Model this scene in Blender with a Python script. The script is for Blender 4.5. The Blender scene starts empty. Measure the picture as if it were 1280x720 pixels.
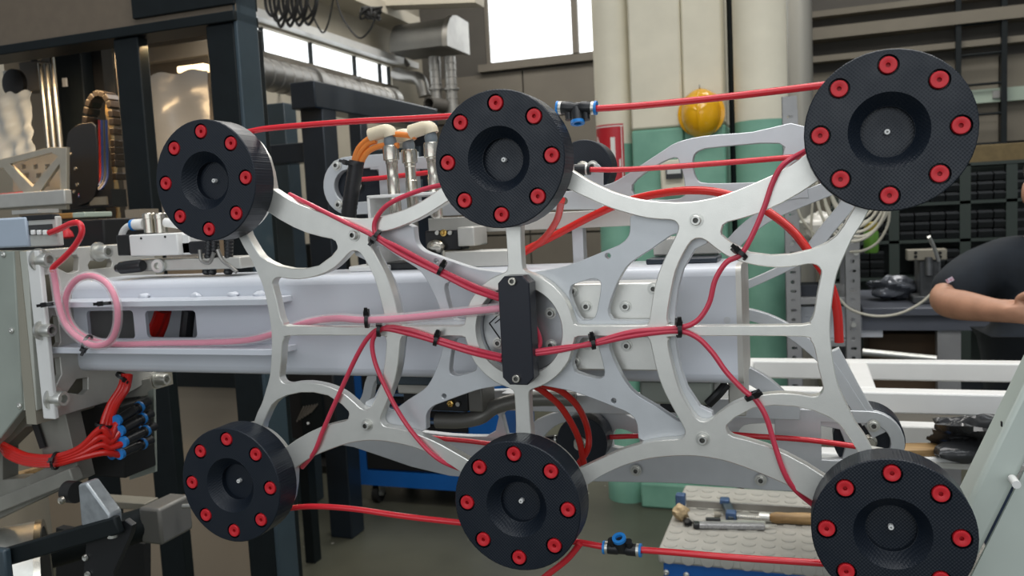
import bpy, bmesh, math, random
from mathutils import Vector, Matrix
random.seed(7)
R = math.radians
scene = bpy.context.scene
COL = scene.collection

# ------------------------------------------------------------------ camera
F = 1050.0
RIGHT = Vector((0.94286842, 0.32932241, -0.05045679))
DOWN = Vector((-0.01730828, -0.10282423, -0.99454894))
FWD = Vector((-0.33271544, 0.93860211, -0.09124972))
CAM = Vector((0.314, -0.8626, 1.65))
cd = bpy.data.cameras.new('camera'); cam = bpy.data.objects.new('camera', cd); COL.objects.link(cam)
cd.sensor_width = 36.0; cd.lens = F / 1280.0 * 36.0; cd.clip_start = 0.05; cd.clip_end = 100
mw = Matrix((RIGHT, -DOWN, -FWD)).transposed().to_4x4(); mw.translation = CAM
cam.matrix_world = mw
cd.dof.use_dof = True; cd.dof.focus_distance = 0.95; cd.dof.aperture_fstop = 11.0
scene.camera = cam
# ------------------------------------------------------------------ world, light, exposure
scene.view_settings.view_transform = 'Standard'; scene.view_settings.look = 'None'
scene.view_settings.gamma = 1.0; scene.view_settings.exposure = 0.0
try: scene.view_settings.use_curve_mapping = False
except Exception: pass
W = bpy.data.worlds.new('World'); scene.world = W; W.use_nodes = True
bg = W.node_tree.nodes['Background']; bg.inputs[0].default_value = (0.86, 0.93, 1.0, 1); bg.inputs[1].default_value = 0.27

def area(name, loc, rot, sx, sy, power, color=(1, 1, 1)):
    l = bpy.data.lights.new(name, 'AREA'); l.shape = 'RECTANGLE'; l.size = sx; l.size_y = sy; l.energy = power; l.color = color
    o = bpy.data.objects.new(name, l); o.location = loc; o.rotation_euler = rot; COL.objects.link(o); return o
# daylight through the roof lights of the hall, in front of and above the machine
area('roof_light', (0.9, 0.3, 5.2), (0, 0, 0), 4.5, 1.6, 150, (1.0, 0.98, 0.95))
area('roof_light', (1.4, -2.6, 5.2), (R(-12), 0, 0), 4.5, 1.6, 85, (0.93, 0.97, 1.0))
area('roof_light', (-0.6, 4.6, 5.2), (0, 0, 0), 5.5, 1.4, 210, (1.0, 0.97, 0.92))

area('plate_fill_light', (0.6, -3.6, 2.4), (R(88), 0, 0), 6.0, 1.9, 58, (0.92, 0.96, 0.98))  # added fill light behind the camera, brightens reflections on the upper plate

# ------------------------------------------------------------------ helpers: pixel ray -> point on a world plane
def ray(u, v): return FWD + RIGHT * ((u - 640) / F) + DOWN * ((v - 360) / F)
def PY(u, v, Y): d = ray(u, v); return CAM + d * ((Y - CAM.y) / d.y)
def PX(u, v, X): d = ray(u, v); return CAM + d * ((X - CAM.x) / d.x)
def PZ(u, v, Z): d = ray(u, v); return CAM + d * ((Z - CAM.z) / d.z)

# ------------------------------------------------------------------ materials
MATS = {}
def mat(name, col, rough=0.5, metal=0.0, noise=0.0, nscale=30.0, col2=None, bump=0.0, bscale=200.0, emit=None, estr=0, trans=0.0, alpha=1.0, ior=1.45, coat=0.0, stretch=None):
    if name in MATS: return MATS[name]
    m = bpy.data.materials.new(name); m.use_nodes = True; nt = m.node_tree; b = nt.nodes['Principled BSDF']
    b.inputs['Base Color'].default_value = (*col, 1); b.inputs['Roughness'].default_value = rough; b.inputs['Metallic'].default_value = metal
    b.inputs['IOR'].default_value = ior
    if coat: b.inputs['Coat Weight'].default_value = coat
    if trans: b.inputs['Transmission Weight'].default_value = trans
    if alpha < 1: b.inputs['Alpha'].default_value = alpha
    tc = None
    def coords():
        t = nt.nodes.new('ShaderNodeTexCoord')
        if stretch:
            mp = nt.nodes.new('ShaderNodeMapping'); mp.inputs['Scale'].default_value = stretch
            nt.links.new(t.outputs['Object'], mp.inputs[0]); return mp.outputs[0]
        return t.outputs['Object']
    if noise or col2:
        tc = coords()
        n = nt.nodes.new('ShaderNodeTexNoise'); n.inputs['Scale'].default_value = nscale; n.inputs['Detail'].default_value = 5
        nt.links.new(tc, n.inputs['Vector'])
        mx = nt.nodes.new('ShaderNodeMix'); mx.data_type = 'RGBA'
        c2 = col2 if col2 else tuple(max(0, c * (1 - noise)) for c in col)
        mx.inputs[6].default_value = (*col, 1); mx.inputs[7].default_value = (*c2, 1)
        rp = nt.nodes.new('ShaderNodeMapRange'); rp.inputs[1].default_value = 0.35; rp.inputs[2].default_value = 0.65
        nt.links.new(n.outputs['Fac'], rp.inputs[0]); nt.links.new(rp.outputs[0], mx.inputs[0]); nt.links.new(mx.outputs[2], b.inputs['Base Color'])
    if bump:
        tc = tc or coords()
        n2 = nt.nodes.new('ShaderNodeTexNoise'); n2.inputs['Scale'].default_value = bscale; nt.links.new(tc, n2.inputs['Vector'])
        bp = nt.nodes.new('ShaderNodeBump'); bp.inputs['Strength'].default_value = bump; bp.inputs['Distance'].default_value = 0.002
        nt.links.new(n2.outputs['Fac'], bp.inputs['Height']); nt.links.new(bp.outputs[0], b.inputs['Normal'])
    if emit:
        b.inputs['Emission Color'].default_value = (*emit, 1); b.inputs['Emission Strength'].default_value = estr
    MATS[name] = m; return m

M_alu = mat('anodised_aluminium', (0.77, 0.765, 0.72), 0.36, 0.7, noise=0.05, nscale=60, bump=0.05, bscale=900)
M_alu2 = mat('shaded_bluish_aluminium', (0.58, 0.60, 0.62), 0.42, 0.45, noise=0.05, nscale=40, bump=0.05, bscale=900)  # same aluminium as the front plate, bluish shade put into its colour
M_alu3 = mat('raw_aluminium', (0.56, 0.55, 0.51), 0.4, 0.35, noise=0.08, nscale=30)
M_white = mat('white_lacquered_steel', (0.63, 0.66, 0.715), 0.32, 0.0, noise=0.05, nscale=8, coat=0.2)
M_whiteframe = mat('white_frame_paint', (0.78, 0.78, 0.76), 0.4, 0, noise=0.06, nscale=12)
M_zinc = mat('zinc_steel', (0.66, 0.66, 0.62), 0.38, 0.85, noise=0.1, nscale=90)
M_sock = mat('socket_shadow_steel', (0.11, 0.11, 0.10), 0.45, 0.6)
M_chrome = mat('nickel_brass', (0.60, 0.57, 0.50), 0.27, 1.0)
M_dark = mat('hole_black', (0.008, 0.008, 0.008), 0.7)
M_blackp = mat('black_plastic', (0.014, 0.015, 0.017), 0.35)
M_cover = mat('black_anodised_cover', (0.018, 0.020, 0.028), 0.38, 0.2, bump=0.04, bscale=800)
M_red = mat('red_silicone', (0.62, 0.018, 0.028), 0.45, 0, noise=0.08, nscale=40)
M_hose = mat('red_polyurethane_hose', (0.66, 0.022, 0.035), 0.2, 0, coat=0.35)
M_hosep = mat('pinkish_red_hose', (0.60, 0.045, 0.085), 0.33, 0, coat=0.15)
M_hosed = mat('deep_red_hose', (0.58, 0.017, 0.012), 0.25, 0, coat=0.12)
M_clear = mat('clear_hose_wall', (0.92, 0.90, 0.90), 0.12, 0, alpha=0.27)
M_pink = mat('pink_inner_hose', (0.78, 0.10, 0.24), 0.3, 0)
M_tie = mat('black_nylon_tie', (0.010, 0.010, 0.011), 0.4)
M_blue = mat('blue_release_ring', (0.02, 0.22, 0.62), 0.35)
M_cyl = mat('dark_frame_paint', (0.008, 0.0115, 0.013), 0.5, 0, noise=0.2, nscale=20, ior=1.3)
M_slate = mat('slate_frame_paint', (0.040, 0.062, 0.078), 0.38, 0, noise=0.15, nscale=10, coat=0.2)
M_navy = mat('navy_steel_paint', (0.015, 0.024, 0.037), 0.35, 0.1, noise=0.2, nscale=10, coat=0.3)
M_beige = mat('beige_panel', (0.33, 0.27, 0.20), 0.5, 0, noise=0.15, nscale=2)
M_cream = mat('cream_wall_paint', (0.80, 0.755, 0.61), 0.6, 0, noise=0.08, nscale=6, bump=0.1, bscale=60)
M_galv = mat('galvanised_duct', (0.34, 0.33, 0.31), 0.38, 0.75, noise=0.25, nscale=6)
M_glassw = mat('daylit_window_pane', (0.9, 0.93, 0.95), 0.3, 0, emit=(0.93, 0.97, 1.0), estr=1.6)
M_rubber = mat('dark_rubber', (0.012, 0.012, 0.012), 0.6)
M_skin = mat('skin', (0.47, 0.245, 0.155), 0.5, 0, noise=0.18, nscale=25, bump=0.1, bscale=120)
M_shirt = mat('navy_cotton', (0.009, 0.014, 0.021), 0.85, 0, noise=0.3, nscale=14, bump=0.25, bscale=28)
M_jeans = mat('blue_denim', (0.055, 0.085, 0.14), 0.85, 0, noise=0.3, nscale=40)
M_wood = mat('worn_wood', (0.42, 0.27, 0.12), 0.5, 0, col2=(0.22, 0.13, 0.05), nscale=14, stretch=(0.6, 5, 5))
M_card = mat('brown_cardboard', (0.10, 0.065, 0.038), 0.8, 0, noise=0.2, nscale=6)
M_bluecart = mat('blue_cart_paint', (0.008, 0.115, 0.42), 0.38, 0, noise=0.1, nscale=8, coat=0.2)

# ------------------------------------------------------------------ mesh builder
def frame(d):
    d = d.normalized(); a = Vector((0, 0, 1)) if abs(d.z) < 0.9 else Vector((1, 0, 0))
    u = d.cross(a).normalized(); return u, d.cross(u).normalized(), d
def crom(pts, n=6, closed=False):
    P = [Vector(p) for p in pts]; out = []; L = len(P); rng = range(L if closed else L - 1)
    for i in rng:
        p1, p2 = P[i], P[(i + 1) % L]
        p0 = P[(i - 1) % L] if (closed or i > 0) else p1 + (p1 - p2)
        p3 = P[(i + 2) % L] if (closed or i + 2 < L) else p2 + (p2 - p1)
        for k in range(n):
            t = k / n
            out.append(0.5 * ((2 * p1) + (p2 - p0) * t + (2 * p0 - 5 * p1 + 4 * p2 - p3) * t * t + (3 * p1 - p0 - 3 * p2 + p3) * t ** 3))
    if not closed: out.append(P[-1])
    return out
class MB:
    def __init__(s): s.v = []; s.f = []
    def add(s, v, f):
        o = len(s.v); s.v += [Vector(x) for x in v]; s.f += [tuple(i + o for i in x) for x in f]; return s
    def box(s, c, d, rot=None):
        x, y, z = d[0] / 2, d[1] / 2, d[2] / 2
        v = [Vector((a * x, b * y, e * z)) for a in (-1, 1) for b in (-1, 1) for e in (-1, 1)]
        if rot is not None: v = [rot @ p for p in v]
        c = Vector(c)
        return s.add([p + c for p in v], [(0, 1, 3, 2), (4, 6, 7, 5), (0, 4, 5, 1), (2, 3, 7, 6), (0, 2, 6, 4), (1, 5, 7, 3)])
    def box2(s, a, b):
        return s.box([(a[i] + b[i]) / 2 for i in range(3)], [abs(a[i] - b[i]) for i in range(3)])
    def bar(s, p0, p1, w, h, up=(0, 0, 1)):
        p0, p1 = Vector(p0), Vector(p1); d = (p1 - p0); L = d.length; d.normalize(); up = Vector(up)
        x = d.cross(up).normalized(); z = x.cross(d)
        rot = Matrix((x, d, z)).transposed()
        return s.box((p0 + p1) / 2, (w, L, h), rot)
    def rev(s, prof, o, axis, n=24, closed=False):
        # prof: list of (radius, height along axis)
        u, w, d = frame(Vector(axis)); o = Vector(o); V = []; Fc = []
        for (r, h) in prof:
            for k in range(n):
                a = 2 * math.pi * k / n
                V.append(o + d * h + (u * math.cos(a) + w * math.sin(a)) * r)
        m = len(prof)
        for i in range(m if closed else m - 1):
            j = (i + 1) % m
            for k in range(n):
                q = (k + 1) % n; Fc.append((i * n + k, i * n + q, j * n + q, j * n + k))
        if not closed:
            if prof[0][0] > 1e-6: Fc.append(tuple(range(n - 1, -1, -1)))
            if prof[-1][0] > 1e-6: Fc.append(tuple((m - 1) * n + k for k in range(n)))
        return s.add(V, Fc)
    def cyl(s, p0, p1, r, n=16, r2=None):
        p0, p1 = Vector(p0), Vector(p1); return s.rev([(r, 0), (r if r2 is None else r2, (p1 - p0).length)], p0, p1 - p0, n)
    def pipe(s, p0, p1, r, ri, n=20):
        p0, p1 = Vector(p0), Vector(p1); L = (p1 - p0).length
        return s.rev([(ri, 0), (r, 0), (r, L), (ri, L)], p0, p1 - p0, n, True)
    def tube(s, pts, r, n=10, sm=6, closed=False, cap=True, rad=None):
        P = crom(pts, sm, closed) if sm else [Vector(p) for p in pts]
        L = len(P); V = []; Fc = []
        T = [(P[(i + 1) % L] - P[i - 1]) if closed else (P[min(i + 1, L - 1)] - P[max(i - 1, 0)]) for i in range(L)]
        u, w, d = frame(T[0])
        for i in range(L):
            t = T[i].normalized(); u = (u - t * u.dot(t)).normalized(); w = t.cross(u)
            rr = rad[i] if rad else r
            for k in range(n):
                a = 2 * math.pi * k / n; V.append(P[i] + (u * math.cos(a) + w * math.sin(a)) * rr)
        for i in range(L if closed else L - 1):
            j = (i + 1) % L
            for k in range(n):
                q = (k + 1) % n; Fc.append((i * n + k, i * n + q, j * n + q, j * n + k))
        if cap and not closed:
            Fc.append(tuple(range(n - 1, -1, -1))); Fc.append(tuple((L - 1) * n + k for k in range(n)))
        return s.add(V, Fc)
    def prism(s, poly, axis, a, b):
        # poly: 2D points; axis 'X','Y','Z' is the extrusion direction between a and b
        def P(p, h): return {'X': (h, p[0], p[1]), 'Y': (p[0], h, p[1]), 'Z': (p[0], p[1], h)}[axis]
        n = len(poly)
        return s.add([P(p, a) for p in poly] + [P(p, b) for p in poly],
                     [tuple(range(n))[::-1], tuple(range(n, 2 * n))] + [(i, (i + 1) % n, n + (i + 1) % n, n + i) for i in range(n)])
    def ell(s, c, r, n=16, m=10, rot=None):
        c = Vector(c); V = []; Fc = []
        for i in range(m + 1):
            th = math.pi * i / m
            for k in range(n):
                a = 2 * math.pi * k / n
                p = Vector((r[0] * math.sin(th) * math.cos(a), r[1] * math.sin(th) * math.sin(a), r[2] * math.cos(th)))
                if rot is not None: p = rot @ p
                V.append(c + p)
        for i in range(m):
            for k in range(n):
                q = (k + 1) % n; Fc.append((i * n + k, i * n + q, (i + 1) * n + q, (i + 1) * n + k))
        return s.add(V, Fc)
    def plate(s, loops, y0, y1, bev=0.001, res=5, axis='Y'):
        # filled 2D outline with holes, extruded, with a small chamfer
        cu = bpy.data.curves.new('outline', 'CURVE'); cu.dimensions = '2D'; cu.fill_mode = 'BOTH'
        cu.extrude = abs(y1 - y0) / 2 - bev; cu.bevel_depth = bev; cu.bevel_resolution = 0; cu.offset = -bev
        for lp in loops:
            sp = cu.splines.new('POLY'); sp.points.add(len(lp) - 1)
            for i, p in enumerate(lp): sp.points[i].co = (p[0], p[1], 0, 1)
            sp.use_cyclic_u = True
        ob = bpy.data.objects.new('outline', cu); COL.objects.link(ob)
        dg = bpy.context.evaluated_depsgraph_get(); me = bpy.data.meshes.new_from_object(ob.evaluated_get(dg))
        yc = (y0 + y1) / 2
        if axis == 'Y': cv = [Vector((v.co.x, yc - v.co.z, v.co.y)) for v in me.vertices]
        elif axis == 'X': cv = [Vector((yc + v.co.z, v.co.x, v.co.y)) for v in me.vertices]
        else: cv = [Vector((v.co.x, v.co.y, yc + v.co.z)) for v in me.vertices]
        s.add(cv, [tuple(p.vertices) for p in me.polygons])
        bpy.data.objects.remove(ob); bpy.data.curves.remove(cu); bpy.data.meshes.remove(me); return s
WL = {}
def mesh_obj(name, mb, m, parent=None, loc=None, smooth=35, bevel=0, label=None, weld=False):
    if parent is not None: loc = WL[parent.name]
    if loc is None:
        xs = [v.x for v in mb.v]; ys = [v.y for v in mb.v]; zs = [v.z for v in mb.v]
        loc = Vector(((min(xs) + max(xs)) / 2, (min(ys) + max(ys)) / 2, min(zs)))
    loc = Vector(loc)
    me = bpy.data.meshes.new(name); me.from_pydata([tuple(v - loc) for v in mb.v], [], mb.f)
    bm = bmesh.new(); bm.from_mesh(me)
    if weld: bmesh.ops.remove_doubles(bm, verts=bm.verts, dist=1e-5)
    bmesh.ops.recalc_face_normals(bm, faces=bm.faces); bm.to_mesh(me); bm.free()
    for mm in (m if isinstance(m, (list, tuple)) else [m]): me.materials.append(mm)
    if smooth:
        me.polygons.foreach_set('use_smooth', [True] * len(me.polygons)); me.set_sharp_from_angle(angle=R(smooth))
    o = bpy.data.objects.new(name, me); COL.objects.link(o)
    if parent is not None: o.parent = parent
    else: o.location = loc
    WL[o.name] = loc
    if bevel:
        b = o.modifiers.new('Bevel', 'BEVEL'); b.width = bevel; b.segments = 2; b.limit_method = 'ANGLE'; b.angle_limit = R(40); b.harden_normals = False
    if label: o['label'] = label
    return o
def part(name, mb, m, parent, **k): return mesh_obj(name, mb, m, parent, **k)
def tag(o, label, cat, group=None):
    o['label'] = label; o['category'] = cat
    if group: o['group'] = group
    return o
def single(name, mb, m, label, cat, group=None, **k): return tag(mesh_obj(name, mb, m, **k), label, cat, group)
def thing(name, loc, label, cat, group=None):
    o = bpy.data.objects.new(name, None); o.empty_display_size = 0.05; o.location = loc; COL.objects.link(o); WL[o.name] = Vector(loc)
    return tag(o, label, cat, group)
def struct(name, mb, m, parent=None, **k):
    o = mesh_obj(name, mb, m, parent, **k)
    if parent is None: o['kind'] = 'structure'
    return o
def smooth_loop(l, n=3):
    return [(p.x, p.y) for p in crom([(a, b, 0) for a, b in l], n, True)]
def arc(cx, cy, r, a0, a1, n=8):
    return [(cx + r * math.cos(R(a0 + (a1 - a0) * i / n)), cy + r * math.sin(R(a0 + (a1 - a0) * i / n))) for i in range(n + 1)]
def rrect(x0, y0, x1, y1, r, n=4):
    return arc(x1 - r, y0 + r, r, -90, 0, n) + arc(x1 - r, y1 - r, r, 0, 90, n) + arc(x0 + r, y1 - r, r, 90, 180, n) + arc(x0 + r, y0 + r, r, 180, 270, n)
def socket_screw(parent, p, axis, r, h, m=None, name='bolt', washer=True):
    mb = MB(); a = Vector(axis).normalized(); p = Vector(p)
    prof = ([(r * 1.45, 0), (r * 1.45, h * 0.18), (r, h * 0.18)] if washer else [(r, 0)]) + [(r, h * 0.9), (r * 0.9, h), (r * 0.55, h), (r * 0.5, h * 0.45), (0, h * 0.45)]
    mb.rev(prof, p, a, 14)
    b = part(name, mb, [m or M_zinc, M_sock], parent); u = b.data; q = p - WL[b.name]
    for f in u.polygons:
        c = f.center - q; rad = (c - a * c.dot(a)).length
        if rad < r * 0.56 and abs(f.normal.dot(a)) > 0.0 and c.dot(a) < h * 0.93: f.material_index = 1
    return b

ZC = 1.513          # height of the gripper centre
YF, YB, YM = 0.0372, 0.0516, 0.0642   # front plate face / back, cross plate back

# ================================================================== THE ROOM
def floor_mat():
    m = mat('worn_concrete_floor', (0.098, 0.100, 0.074), 0.38, 0, col2=(0.062, 0.064, 0.048), nscale=1.6, bump=0.12, bscale=60)
    nt = m.node_tree; b = nt.nodes['Principled BSDF']
    tc = nt.nodes.new('ShaderNodeTexCoord')
    vo = nt.nodes.new('ShaderNodeTexVoronoi'); vo.inputs['Scale'].default_value = 9; nt.links.new(tc.outputs['Object'], vo.inputs['Vector'])
    lt = nt.nodes.new('ShaderNodeMath'); lt.operation = 'LESS_THAN'; lt.inputs[1].default_value = 0.075; nt.links.new(vo.outputs['Distance'], lt.inputs[0])
    nz = nt.nodes.new('ShaderNodeTexNoise'); nz.inputs['Scale'].default_value = 3.0; nt.links.new(tc.outputs['Object'], nz.inputs['Vector'])
    gt = nt.nodes.new('ShaderNodeMath'); gt.operation = 'GREATER_THAN'; gt.inputs[1].default_value = 0.52; nt.links.new(nz.outputs['Fac'], gt.inputs[0])
    mu = nt.nodes.new('ShaderNodeMath'); mu.operation = 'MULTIPLY'; nt.links.new(lt.outputs[0], mu.inputs[0]); nt.links.new(gt.outputs[0], mu.inputs[1])
    old = b.inputs['Base Color'].links[0].from_socket
    mx = nt.nodes.new('ShaderNodeMix'); mx.data_type = 'RGBA'; mx.inputs[7].default_value = (0.42, 0.42, 0.38, 1)
    nt.links.new(old, mx.inputs[6]); nt.links.new(mu.outputs[0], mx.inputs[0]); nt.links.new(mx.outputs[2], b.inputs['Base Color'])
    return m
struct('floor', MB().box2((-6, -3.5, -0.1), (6, 7.4, 0)), floor_mat(), loc=(0, 0, 0), smooth=0)
M_wall = mat('grey_brown_wall', (0.185, 0.165, 0.130), 0.7, 0, noise=0.2, nscale=1.5)
M_clad = mat('grey_cladding', (0.165, 0.147, 0.120), 0.55, 0, noise=0.15, nscale=2)
M_walldk = mat('dark_wall', (0.085, 0.078, 0.068), 0.7, 0, noise=0.2, nscale=2)
M_wallbg = mat('beige_plaster', (0.46, 0.42, 0.34), 0.7, 0, noise=0.12, nscale=2)
YW = 7.2
wb = struct('wall_back', MB().box2((-3.4, YW, 0), (6, YW + 0.2, 3.10)).box2((-3.4, YW, 3.10), (-2.70, YW + 0.2, 5.6)).box2((-0.55, YW, 3.10), (-0.47, YW + 0.2, 5.6))
            .box2((-0.12, YW, 3.10), (6, YW + 0.2, 5.6)).box2((-2.70, YW, 4.9), (-0.12, YW + 0.2, 5.6)), M_walldk, loc=(0, YW, 0), smooth=0)
for i, (z0, z1) in enumerate([(0.0, 0.7), (0.72, 1.4), (1.42, 2.05), (2.07, 2.55), (2.57, 3.02)]):
    for k in range(3):
        x0 = -3.3 + k * 1.0
        struct('cladding_panel', MB().box2((x0, YW - 0.04, z0), (x0 + 0.985, YW, z1)), M_clad, wb, smooth=0)
struct('window_ledge', MB().box2((-2.75, YW - 0.10, 3.04), (-0.10, YW, 3.11)), M_clad, wb, smooth=0)
for k in range(6):
    x0 = 0.0 + k * 0.92
    for z0, z1 in ((0.0, 1.2), (1.22, 2.0), (2.02, 2.72)):
        struct('wall_panel', MB().box2((x0, YW - 0.04, z0), (x0 + 0.905, YW, z1)), M_wall, wb, smooth=0)
for z, d, h in ((2.80, 0.16, 0.05), (2.98, 0.22, 0.10), (3.18, 0.16, 0.05)):
    struct('ledge', MB().box2((0.05, YW - d, z), (5.5, YW, z + h)), M_wall, wb, smooth=0)
# high window in the back wall
w1 = struct('window_1', MB().box2((-2.70, YW + 0.02, 3.10), (-0.12, YW + 0.10, 3.14)).box2((-2.70, YW + 0.02, 3.14), (-2.66, YW + 0.10, 4.9))
            .box2((-1.80, YW + 0.0, 3.14), (-1.74, YW + 0.10, 4.9)).box2((-0.92, YW + 0.02, 3.14), (-0.88, YW + 0.10, 4.9)), M_clad, loc=(-1.4, YW, 3.1), smooth=0)
for x0, x1 in ((-2.66, -1.80), (-1.74, -0.92), (-0.88, -0.12)):
    struct('pane', MB().box2((x0, YW + 0.05, 3.14), (x1, YW + 0.06, 4.9)), M_glassw, w1, smooth=0)
# left wall with a strip of windows
XL = -3.4
wl = struct('wall_left', MB().box2((XL - 0.2, 1.5, 0), (XL, YW, 2.86)).box2((XL - 0.2, 1.5, 3.08), (XL, YW, 5.6)).box2((XL - 0.2, 6.5, 2.86), (XL, YW, 3.08)), M_wallbg, loc=(XL, 4, 0), smooth=0)
w2 = struct('window_2', MB().box2((XL - 0.02, 2.5, 2.84), (XL + 0.06, 6.5, 2.88)), M_clad, loc=(XL, 4.5, 2.84), smooth=0)
ys = [2.5, 3.55, 4.5, 5.15, 5.85, 6.32, 6.5]
for a, b in zip(ys[:-1], ys[1:]):
    struct('pane', MB().box2((XL - 0.06, a + 0.015, 2.88), (XL - 0.05, b - 0.015, 3.08)), M_glassw, w2, smooth=0)
    struct('mullion', MB().box2((XL - 0.05, b - 0.008, 2.88), (XL - 0.02, b + 0.008, 3.08)), M_cyl, w2, smooth=0)
struct('trim_1', MB().box2((XL, 2.5, 3.10), (XL + 0.10, 6.9, 3.16)), M_whiteframe, smooth=0)
struct('trim_2', MB().box2((XL, 2.5, 3.42), (XL + 0.28, 6.6, 3.52)), M_wallbg, smooth=0)
M_roof = mat('roof_deck', (0.30, 0.28, 0.24), 0.7, 0, noise=0.1, nscale=2)
struct('ceiling', MB().box2((-3.6, 5.6, 5.6), (6, 7.4, 5.7)).box2((-3.6, 1.6, 5.6), (6, 3.2, 5.7)), M_roof, smooth=0)

# ------------------------------------------------------------------ columns
M_greenp = mat('mint_green_wall_paint', (0.225, 0.47, 0.355), 0.5, 0, col2=(0.16, 0.36, 0.27), nscale=5, bump=0.15, bscale=40)
def round_column(name, x, y, r, zg, label):
    t = thing(name, (x, y, 0), label, 'column')
    part('green_section', MB().rev([(r + 0.012, 0), (r + 0.012, 0.12), (r, 0.15), (r, zg)], (x, y, 0), (0, 0, 1), 40), M_greenp, t)
    part('cream_section', MB().cyl((x, y, zg), (x, y, 5.6), r, 40), M_cream, t)
round_column('round_column', -0.668, 3.72, 0.102, 1.98, 'narrow round cream and mint column carrying the red arrow sign')
round_column('round_column', 0.108, 3.55, 0.128, 2.03, 'thick round cream and mint column right of the yellow helmet')
t = thing('square_pillar', (-0.31, 3.8, 0), 'wide square cream and mint pillar behind the yellow helmet', 'pillar')
part('green_section', MB().box2((-0.555, 3.6, 0), (-0.285, 4.0, 2.04)).box2((-0.283, 3.615, 0), (-0.075, 4.0, 2.04)).box2((-0.57, 3.56, 0), (-0.06, 4.0, 0.14)), M_greenp, t, bevel=0.012)
part('cream_section', MB().box2((-0.555, 3.6, 2.042), (-0.285, 4.0, 5.6)).box2((-0.283, 3.615, 2.042), (-0.075, 4.0, 5.6)), M_cream, t, bevel=0.012)
part('conduit', MB().cyl((-0.045, 3.75, 0), (-0.045, 3.75, 5.6), 0.018, 12), M_cyl, t)
part('socket_box', MB().box(PY(842, 219, 3.575), (0.13, 0.05, 0.16)), M_cream, t, bevel=0.01)
sb = PY(843, 213, 3.54)
part('socket_lid', MB().box(sb + Vector((0, 0, -0.01)), (0.085, 0.03, 0.065)), M_blackp, t)
part('lid_window', MB().box(sb + Vector((0.0, -0.016, 0.0)), (0.07, 0.01, 0.035)), mat('pale_grey_plastic', (0.6, 0.62, 0.6), 0.3), t)
# arrow sign, wrapped round the narrow column
t = thing('arrow_sign', (-0.668, 3.6, 1.65), 'red sign with a white downward arrow on the narrow round column', 'sign')
M_signred = mat('sign_red', (0.50, 0.018, 0.03), 0.35); M_signwhite = mat('sign_white', (0.8, 0.78, 0.74), 0.4)
def wrap(pts, cx, cy, r):   # metres along the arc -> points on the cylinder
    return [Vector((cx + r * math.sin(a / r), cy - r * math.cos(a / r), z)) for a, z in pts]
def wrapped(poly_grid, r0, r1, cx=-0.668, cy=3.72):
    mb = MB()
    for a0, a1, z0a, z1a, z0b, z1b in poly_grid:
        f = wrap([(a0, z0a), (a1, z0b), (a1, z1b), (a0, z1a)], cx, cy, r1); g = wrap([(a0, z0a), (a1, z0b), (a1, z1b), (a0, z1a)], cx, cy, r0)
        mb.add(f + g, [(0, 1, 2, 3), (7, 6, 5, 4), (0, 4, 5, 1), (1, 5, 6, 2), (2, 6, 7, 3), (3, 7, 4, 0)])
    return mb
zt, zb_ = 2.085, 1.70
sx = [(-0.112 + 0.180 * i / 12, -0.112 + 0.180 * (i + 1) / 12) for i in range(12)]
part('plate', wrapped([(a, b, zb_, zt, zb_, zt) for a, b in sx], 0.102, 0.105), M_signred, t, smooth=60)
part('border', wrapped([(a, b, zt - 0.014, zt - 0.008, zt - 0.014, zt - 0.008) for a, b in sx] + [(a, b, zb_ + 0.008, zb_ + 0.014, zb_ + 0.008, zb_ + 0.014) for a, b in sx] + [(0.054, 0.059, zb_ + 0.008, zt - 0.008, zb_ + 0.008, zt - 0.008)], 0.105, 0.1062), M_signwhite, t)
ac = 0.008; zs = zt - 1.985
part('arrow', wrapped([(ac - 0.012, ac + 0.012, 1.76 + zs, 1.915 + zs, 1.76 + zs, 1.915 + zs)] +
     [(ac, ac + 0.040, 1.722 + zs, 1.764 + zs, 1.760 + zs, 1.802 + zs), (ac - 0.040, ac, 1.760 + zs, 1.802 + zs, 1.722 + zs, 1.764 + zs)], 0.105, 0.1062), M_signwhite, t)
part('pictogram', wrapped([(-0.100, -0.080, 1.72 + zs, 1.93 + zs, 1.72 + zs, 1.90 + zs), (-0.080, -0.050, 1.78 + zs, 1.90 + zs, 1.74 + zs, 1.79 + zs)], 0.105, 0.1062), M_signwhite, t)

# yellow safety helmet hanging on the square pillar
hc = PY(874, 140, 3.50)
t = thing('safety_helmet', (hc.x, 3.6, hc.z), 'yellow safety helmet hanging on the square pillar', 'helmet')
M_helmet = mat('yellow_helmet_plastic', (0.92, 0.47, 0.008), 0.22, 0, noise=0.05, nscale=8, coat=0.4)
sh = MB(); n, m_ = 40, 14; V = []; Fc = []
for i in range(m_ + 1):
    th = (math.pi / 2) * i / m_
    for k in range(n):
        a = 2 * math.pi * k / n
        rid = 1 + 0.022 * max(0, math.cos(3 * a - math.pi * 0.5)) ** 6
        V.append(Vector((hc.x + 0.100 * math.sin(th) * math.cos(a) * rid, 3.585 - 0.125 * math.cos(th) * rid, hc.z + 0.126 * math.sin(th) * math.sin(a) * rid)))
for i in range(m_):
    for k in range(n):
        q = (k + 1) % n; Fc.append((i * n + k, i * n + q, (i + 1) * n + q, (i + 1) * n + k))
part('shell', sh.add(V, Fc), M_helmet, t, smooth=60)
part('brim', MB().rev([(0.098, 0), (0.118, 0), (0.119, 0.006), (0.098, 0.012)], (hc.x, 3.592, hc.z), (0, -1, 0), 40, True), M_helmet, t)
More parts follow.
